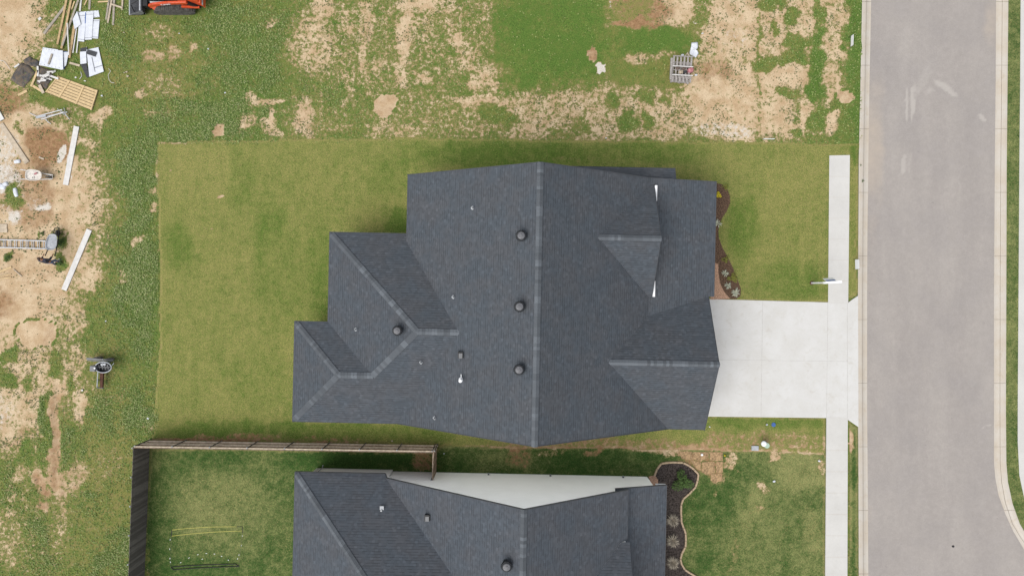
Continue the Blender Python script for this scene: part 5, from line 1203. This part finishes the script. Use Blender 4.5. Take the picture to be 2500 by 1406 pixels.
for x, y in ((240, 874), (268, 877)):
    mb = MB(); mb.lathe((0, 0, 0), [(.14, -.07), (.25, -.06), (.27, 0), (.25, .06), (.14, .07)], 22); RX = Matrix.Rotation(R(92), 3, 'X'); mb.v = [RX @ p + W(x, y, .27) for p in mb.v]
    w_ = mb.build('wheel', M['rubber'], mx, smooth=True)
    mb = MB(); mb.lathe((0, 0, 0), [(.12, -.072), (.12, .072)], 16); mb.v = [RX @ p + W(x, y, .27) for p in mb.v]; mb.build('rim', M['midgrey'], w_)
mb = MB(); mb.prism([W(243, 905, .52), W(252, 905, .52), W(250, 946, .42), W(244, 946, .42)], .12); mb.build('tow_bar', M['rust'], mx)
mb = MB(); mb.tube([W(239, 908, .6), W(237, 945, .3)], .03, 8); mb.build('side_bar', M['ltgrey'], mx)
mb = MB(); mb.tube([W(238, 930, .02), W(238, 928, .62)], .04, 10); mb.build('jack_stand', M['ltgrey'], mx)
mb = MB(); mb.beam(W(237, 946, .35), W(253, 947, .35), .06, .06); mb.build('hitch', M['dkgrey'], mx)
mb = MB(); mb.tube([W(272, 894, .9), W(278, 886, 1.0)], .015, 6); mb.tube([W(256, 889, .95), W(250, 876, .7)], .02, 6); mb.build('dump_handle', M['ltgrey'], mx)

# ---------------------------------------------------------------- track loader (front toward -x)
lo = thing('track_loader', 'orange compact track loader with a dark bucket at the top edge of the photo', 'loader', W(424, 2, 0))
LX, LY = W(318, 0, 0).x, W(0, 1, 0).y
def L(x, y, z): return Vector((LX + x, LY + y, z))
# bucket
mb = MB(); prof = [(0.0, .03), (.06, .0), (.7, .0), (1.0, .12), (1.12, .38), (1.08, .66), (1.03, .66), (1.05, .40), (.93, .17), (.7, .05), (.06, .05)]
for s0, s1 in ((-.93, .93),):
    n = len(prof); vs = [L(x, s0, z + .03) for x, z in prof] + [L(x, s1, z + .03) for x, z in prof]
    mb.add(vs, [(i, n + i, n + (i + 1) % n, (i + 1) % n) for i in range(n)] + [tuple(range(n - 1, -1, -1)), tuple(range(n, 2 * n))])
bk = mb.build('bucket', M['dkgrey'], lo)
for s in (-.93, .93):
    mb = MB(); mb.prism([L(.03, s - .02, .10), L(.03, s + .02, .10), L(1.1, s + .02, .68), L(1.1, s - .02, .68)], .06)
    mb.add([L(.0, s, .04), L(.75, s, .04), L(1.08, s, .2), L(1.1, s, .68), L(.35, s, .4)], [(0, 1, 2, 3, 4)]); mb.build('side_plate', M['midgrey'], bk)
mb = MB(); mb.beam(L(.0, -.93, .05), L(.0, .93, .05), .1, .025); mb.build('cutting_edge', M['ltgrey'], bk)
mb = MB(); mb.beam(L(.98, -.93, .72), L(.98, -.25, .72), .08, .05); mb.beam(L(.98, .25, .72), L(.98, .93, .72), .08, .05); mb.build('top_lip', M['ltgrey'], bk)
mb = MB(); mb.box(L(1.28, 0, .45), (.28, 1.3, .55)); mb.build('quick_coupler', M['black'], lo)
# tracks
for s in (-.72, .72):
    mb = MB(); pr = [(1.62, .32), (1.72, .08), (2.0, .0), (3.6, .0), (3.95, .10), (4.12, .36), (3.95, .62), (3.3, .74), (2.6, .72), (1.85, .58)]
    n = len(pr); vs = [L(x, s - .19, z) for x, z in pr] + [L(x, s + .19, z) for x, z in pr]
    mb.add(vs, [(i, (i + 1) % n, n + (i + 1) % n, n + i) for i in range(n)] + [tuple(range(n)), tuple(range(2 * n - 1, n - 1, -1))])
    tk = mb.build('track', M['rubber'], lo)
    bm = bmesh.new(); bm.from_mesh(tk.data); bmesh.ops.recalc_face_normals(bm, faces=bm.faces[:]); bm.to_mesh(tk.data); bm.free()
    mb = MB()
    for i in range(n):
        a, b = Vector((pr[i][0], 0, pr[i][1])), Vector((pr[(i + 1) % n][0], 0, pr[(i + 1) % n][1])); k = max(1, int((b - a).length / .11))
        for j in range(k):
            p = a.lerp(b, (j + .5) / k); mb.beam(L(p.x, s - .2, p.z), L(p.x, s + .2, p.z), .045, .05)
    mb.build('tread', M['rubber'], tk)
# body and cab
mb = MB(); mb.box(L(2.75, 0, .62), (2.3, .98, .55)); mb.build('chassis', M['black'], lo)
def taper(mb, b0, b1, t0, t1): # (x0,x1,y) at two heights
    (x0, x1, y, z), (u0, u1, v, q) = b0, t0
    mb.add([L(x0, -y, z), L(x1, -y, z), L(x1, y, z), L(x0, y, z), L(u0, -v, q), L(u1, -v, q), L(u1, v, q), L(u0, v, q)], [(3, 2, 1, 0), (4, 5, 6, 7), (0, 1, 5, 4), (1, 2, 6, 5), (2, 3, 7, 6), (3, 0, 4, 7)])
mb = MB(); taper(mb, (1.75, 3.35, .46, .85), 0, (1.85, 3.3, .44, 2.0), 0); cb = mb.build('cab', M['black'], lo, bevel=.04)
mb = MB(); mb.box(L(2.55, 0, 2.03), (1.2, .74, .05)); mb.build('roof_panel', M['dkgrey'], cb, bevel=.02)
mb = MB(); taper(mb, (3.45, 4.75, .62, .55), 0, (3.5, 4.7, .56, 1.42), 0); en = mb.build('engine_hood', M['orange'], lo, bevel=.06)
mb = MB()
for k in range(3):
    for s in (-.28, .0, .28): mb.box(L(4.05 + k * .24, s, 1.425), (.17, .22, .012))
mb.build('vent_grille', M['black'], en)
mb = MB(); mb.box(L(4.78, 0, .85), (.10, 1.35, .75)); mb.build('rear_door', M['orange'], lo, bevel=.04)
mb = MB(); mb.box(L(4.85, 0, .98), (.03, 1.42, .10)); mb.build('bumper', M['ltgrey'], lo)
for s in (-1, 1):
    mb = MB(); pts = [L(1.42, s * .56, .42), L(1.55, s * .62, .62), L(1.9, s * .66, .95), L(2.9, s * .68, 1.22), L(4.05, s * .68, 1.30)]
    for a, b, w_ in zip(pts[:-1], pts[1:], (.22, .24, .25, .24)): mb.beam(a, b + (b - a).normalized() * .03, .13, w_)
    ar = mb.build('lift_arm', M['orange'], lo, bevel=.015)
    mb = MB(); mb.prism([L(1.50, s * .60, .75), L(2.02, s * .60, .75), L(1.72, s * .82, .42)], .14); mb.build('arm_bracket', M['orange'], lo)
    mb = MB(); mb.beam(L(3.55, s * .76, .86), L(4.55, s * .74, .72), .10, .12); mb.build('side_panel', M['orange'], lo)
    mb = MB(); mb.beam(L(4.05, s * .68, 1.2), L(4.55, s * .66, .55), .14, .2); mb.build('rear_upright', M['black'], lo)
    mb = MB(); mb.tube([L(1.7, s * .5, .9), L(3.2, s * .54, 1.05)], .04, 10); mb.build('cylinder', M['alu'], lo)
    if s < 0:
        cu = bpy.data.curves.new('lettering', 'FONT'); cu.body = 'Kubota'; cu.size = .21; cu.extrude = .004; cu.align_x = 'CENTER'; cu.align_y = 'CENTER'
        tmp = bpy.data.objects.new('tmp', cu); dg = bpy.context.evaluated_depsgraph_get(); COL.objects.link(tmp); dg.update()
        me = bpy.data.meshes.new_from_object(tmp.evaluated_get(bpy.context.evaluated_depsgraph_get())); bpy.data.objects.remove(tmp)
        me.materials.append(M['whitebright']); lt = bpy.data.objects.new('lettering', me); COL.objects.link(lt); lt.parent = ar
        # on the outer face of the arm, tipped a little upward
        lt.location = L(2.75, -.68 - .085, 1.19) - parent_loc(lo) - (Vector((0, 0, 0)))
        lt.rotation_euler = (R(90), R(-13), 0)
mb = MB(); mb.tube([L(.35, -.45, .5), L(.9, -.3, .75), L(1.4, -.2, .75)], .025, 8); mb.tube([L(.3, -.5, .45), L(.3, -.75, .12)], .03, 8); mb.build('hose', M['black'], lo)

# ---------------------------------------------------------------- pallets and rubbish in the upper field
def pallet(label, c, rz, zb, group='pallets'):
    root = thing('pallet', label, 'pallet', Vector((c.x, c.y, zb)), group, rz)
    for k in range(6):
        mb = MB(); mb.box((-.5 + k * .2, 0, .125), (.10, 1.02, .02)); o = mb.build('deck_board', M['palletwood'], root, loc=(0, 0, 0)); o.location = (0, 0, 0)
    for y in (-.46, 0, .46):
        mb = MB(); mb.box((0, y, .075), (1.16, .04, .08)); o = mb.build('stringer', M['palletwood'], root, loc=(0, 0, 0)); o.location = (0, 0, 0)
    for k in range(3):
        mb = MB(); mb.box((-.5 + k * .5, 0, .02), (.1, 1.02, .02)); o = mb.build('base_board', M['palletwood'], root, loc=(0, 0, 0)); o.location = (0, 0, 0)
    return root
pc = W(1662, 173, 0)
p1 = pallet('bottom grey pallet of the stack in the upper field, poking out below', pc + Vector((-.05, -.28, 0)), R(-6), 0)
p2 = copy_tree(p1, (pc.x - .06, pc.y - .05, .14), R(-4), 'middle grey pallet of the stack, with rubble on it')
p3 = thing('pallet_crate', 'weathered pallet frame on top of the stack, open in the middle', 'pallet', (pc.x, pc.y + .05, .28), 'pallets', R(-3))
for k in range(6):
    mb = MB(); mb.box((-.53 + k * .212, .36, .10), (.105, .62, .02)); o = mb.build('deck_board', M['palletwood'], p3, loc=(0, 0, 0)); o.location = (0, 0, 0)
    mb = MB(); mb.box((-.53 + k * .212, -.68, .06), (.105, .36, .02)); o = mb.build('deck_board', M['palletwood'], p3, loc=(0, 0, 0)); o.location = (0, 0, 0)
for y in (.68, .07, -.46):
    mb = MB(); mb.box((.02, y, .14), (1.24, .045, .09)); o = mb.build('stringer', M['whitewash'] if y != .68 else M['palletwood'], p3, loc=(0, 0, 0)); o.location = (0, 0, 0)
mb = MB(); mb.box((-.66, -.08, .05), (.12, 1.3, .10)); o = mb.build('side_board', M['palletwood'], p3, loc=(0, 0, 0)); o.location = (0, 0, 0)
for (x, y, s, mt, lab) in ((1652, 170, 6, 'rubble', 'brown stone at the left of the pallet stack opening'), (1667, 171, 5.5, 'rubble', 'dark brown stone in the middle of the pallet stack'), (1660, 180, 6, 'palewood', 'pale broken stone pieces in the pallet stack'), (1670, 180, 4, 'blacksheet', 'dark wrapper in the pallet stack')):
    bag(x, y, s / PXM, s / PXM * .8, .3, mt, lab, 'rubble_stone', 'stone', .42, 'rubbish on the pallets')
bag(1683, 175, .2, .15, .4, 'pink', 'pink rag hanging over the right side of the pallet stack', 'rag', 'rag', .46, None)
mb = MB()
rng = random.Random(4)
pts = [(1688, 104), (1704, 104), (1704, 117), (1700, 121), (1706, 130), (1699, 142), (1684, 133), (1686, 120), (1688, 111)]
tp = tarp(pts, 'crumpled white plastic sheet above the pallet stack', z=.05, seed=9); tp.data.materials.clear(); tp.data.materials.append(M['foam']); tp.name = 'plastic_sheet'; tp['category'] = 'plastic sheet'; del tp['group']
plank((1672, 138), (1680, 128), 1.6, 'palewood', 'thin pale stick between the pallets and the white plastic sheet', .03, .03); plank((1677, 130), (1683, 137), 3.4, 'palewood', 'short pale stick touching the white plastic sheet', .03)
bag(1666, 136, .09, .07, .2, 'foam', 'small white bag just above the pallet stack', h=.1); bag(1699, 184, .09, .05, .1, 'foam', 'small white bag right of the pallet stack', h=.1)

# ---------------------------------------------------------------- signs and utility covers by the street
def yard_sign(label, p, wd, ht, rz, legs=True):
    root = thing('yard_sign', label, 'yard sign', p, 'small yard signs', rz)
    mb = MB(); mb.box((0, 0, .28 + ht / 2), (.012, wd, ht)); o = mb.build('panel', M['whitebright'], root, loc=(0, 0, 0)); o.location = (0, 0, 0)
    for s in (-1, 1):
        mb = MB(); mb.tube([(0, s * wd * .5, 0), (0, s * wd * .5, .34 + ht)], .009, 6); o = mb.build('leg', M['black'], root, loc=(0, 0, 0)); o.location = (0, 0, 0)
    return root
yard_sign('blank white yard sign on black wire legs beside the driveway kerb', W(2082.5, 646, 0), .60, .45, R(1))
yard_sign('blank white yard sign in the weeds by the kerb, upper right', W(2072, 106, 0), .66, .30, R(-2))
yard_sign('small white yard sign edge-on at the border of the upper lawn', W(1871, 343, 0), .70, .22, R(90))
sp_ = thing('sign_post', 'white sign post with arm and hanging panel beside the pavement', 'sign post', W(1981, 691, 0))
mb = MB(); mb.box(W(1981, 691, 0) + Vector((0, 0, .92)), (.09, .09, 1.84)); mb.build('post', M['whitebright'], sp_)
a0 = W(1981, 691, 0) + Vector((0, 0, 1.70)); mb = MB(); mb.beam(a0 - Vector((.06, 0, 0)), a0 + Vector((1.02, .06, 0)), .12, .10); mb.build('arm', M['whitebright'], sp_)
TL = Matrix.Rotation(R(4), 3, 'Z') @ Matrix.Rotation(R(24), 3, 'X')
mb = MB(); mb.box(a0 + Vector((.52, .17, -.38)), (.62, .02, .55), M=TL); pn = mb.build('hanging_panel', M['white'], sp_)
mb = MB(); mb.box(a0 + Vector((.52, .17, -.38)) + TL @ Vector((0, .0125, .08)), (.52, .006, .14), M=TL); mb.build('panel_band', M['blue'], pn)
for dx in (.27, .77):
    mb = MB(); mb.tube([a0 + Vector((dx, .03, -.04)), a0 + Vector((dx, .03, -.14))], .008, 6); mb.build('hook', M['alu'], sp_)
mb = MB(); mb.lathe(W(1981, 691, 0), [(.13, 0), (.12, .05), (.05, .07)], 12); mb.build('base_mound', M['rust'], sp_)
pd = thing('utility_pedestal', 'pale green utility pedestal with a white domed top on the brown turf', 'utility pedestal', W(1864.5, 1082.5, 0))
mb = MB(); mb.lathe(W(1864.5, 1082.5, 0), [(.17, 0), (.16, .55)], 20); mb.build('body', M['pedestal'], pd, smooth=False)
mb = MB(); mb.lathe(W(1864.5, 1082.5, .55), [(.17, 0), (.165, .06), (.12, .12), (.05, .14)], 20); mb.build('cap', M['whitebright'], pd, smooth=True)
mb = MB(); mb.box(W(1843, 1093.5, .06), (.42, .28, .1), R(-1)); cv = solo(mb, 'utility_cover', M['ltgrey'], 'rectangular grey utility box lid set in the brown turf', 'utility cover')
mb = MB(); mb.lathe(W(1888, 1036, 0), [(.13, 0), (.13, .05), (.11, .065), (.04, .065)], 20); solo(mb, 'utility_cover', M['blue'], 'round blue utility cover in the grass below the driveway', 'utility cover')
mb = MB(); mb.lathe(W(1713, 1109, 0), [(.07, 0), (.07, .10), (.05, .12)], 14); solo(mb, 'drain_cap', M['whitebright'], 'round white drain cap among the brown turf squares', 'drain cap')
mb = MB(); mb.lathe(W(1769, 1111, 0), [(.06, 0), (.05, .1), (.02, .14)], 10); solo(mb, 'marker_cap', M['leafyellow'], 'small yellow marker cap beside the brown turf squares', 'marker')
mb = MB(); mb.lathe(W(2327, 1333, ZR), [(.09, 0), (.08, .02), (.02, .03)], 7, sx=1, sy=.8); solo(mb, 'scrap', M['black'], 'small black scrap alone on the asphalt', 'scrap')
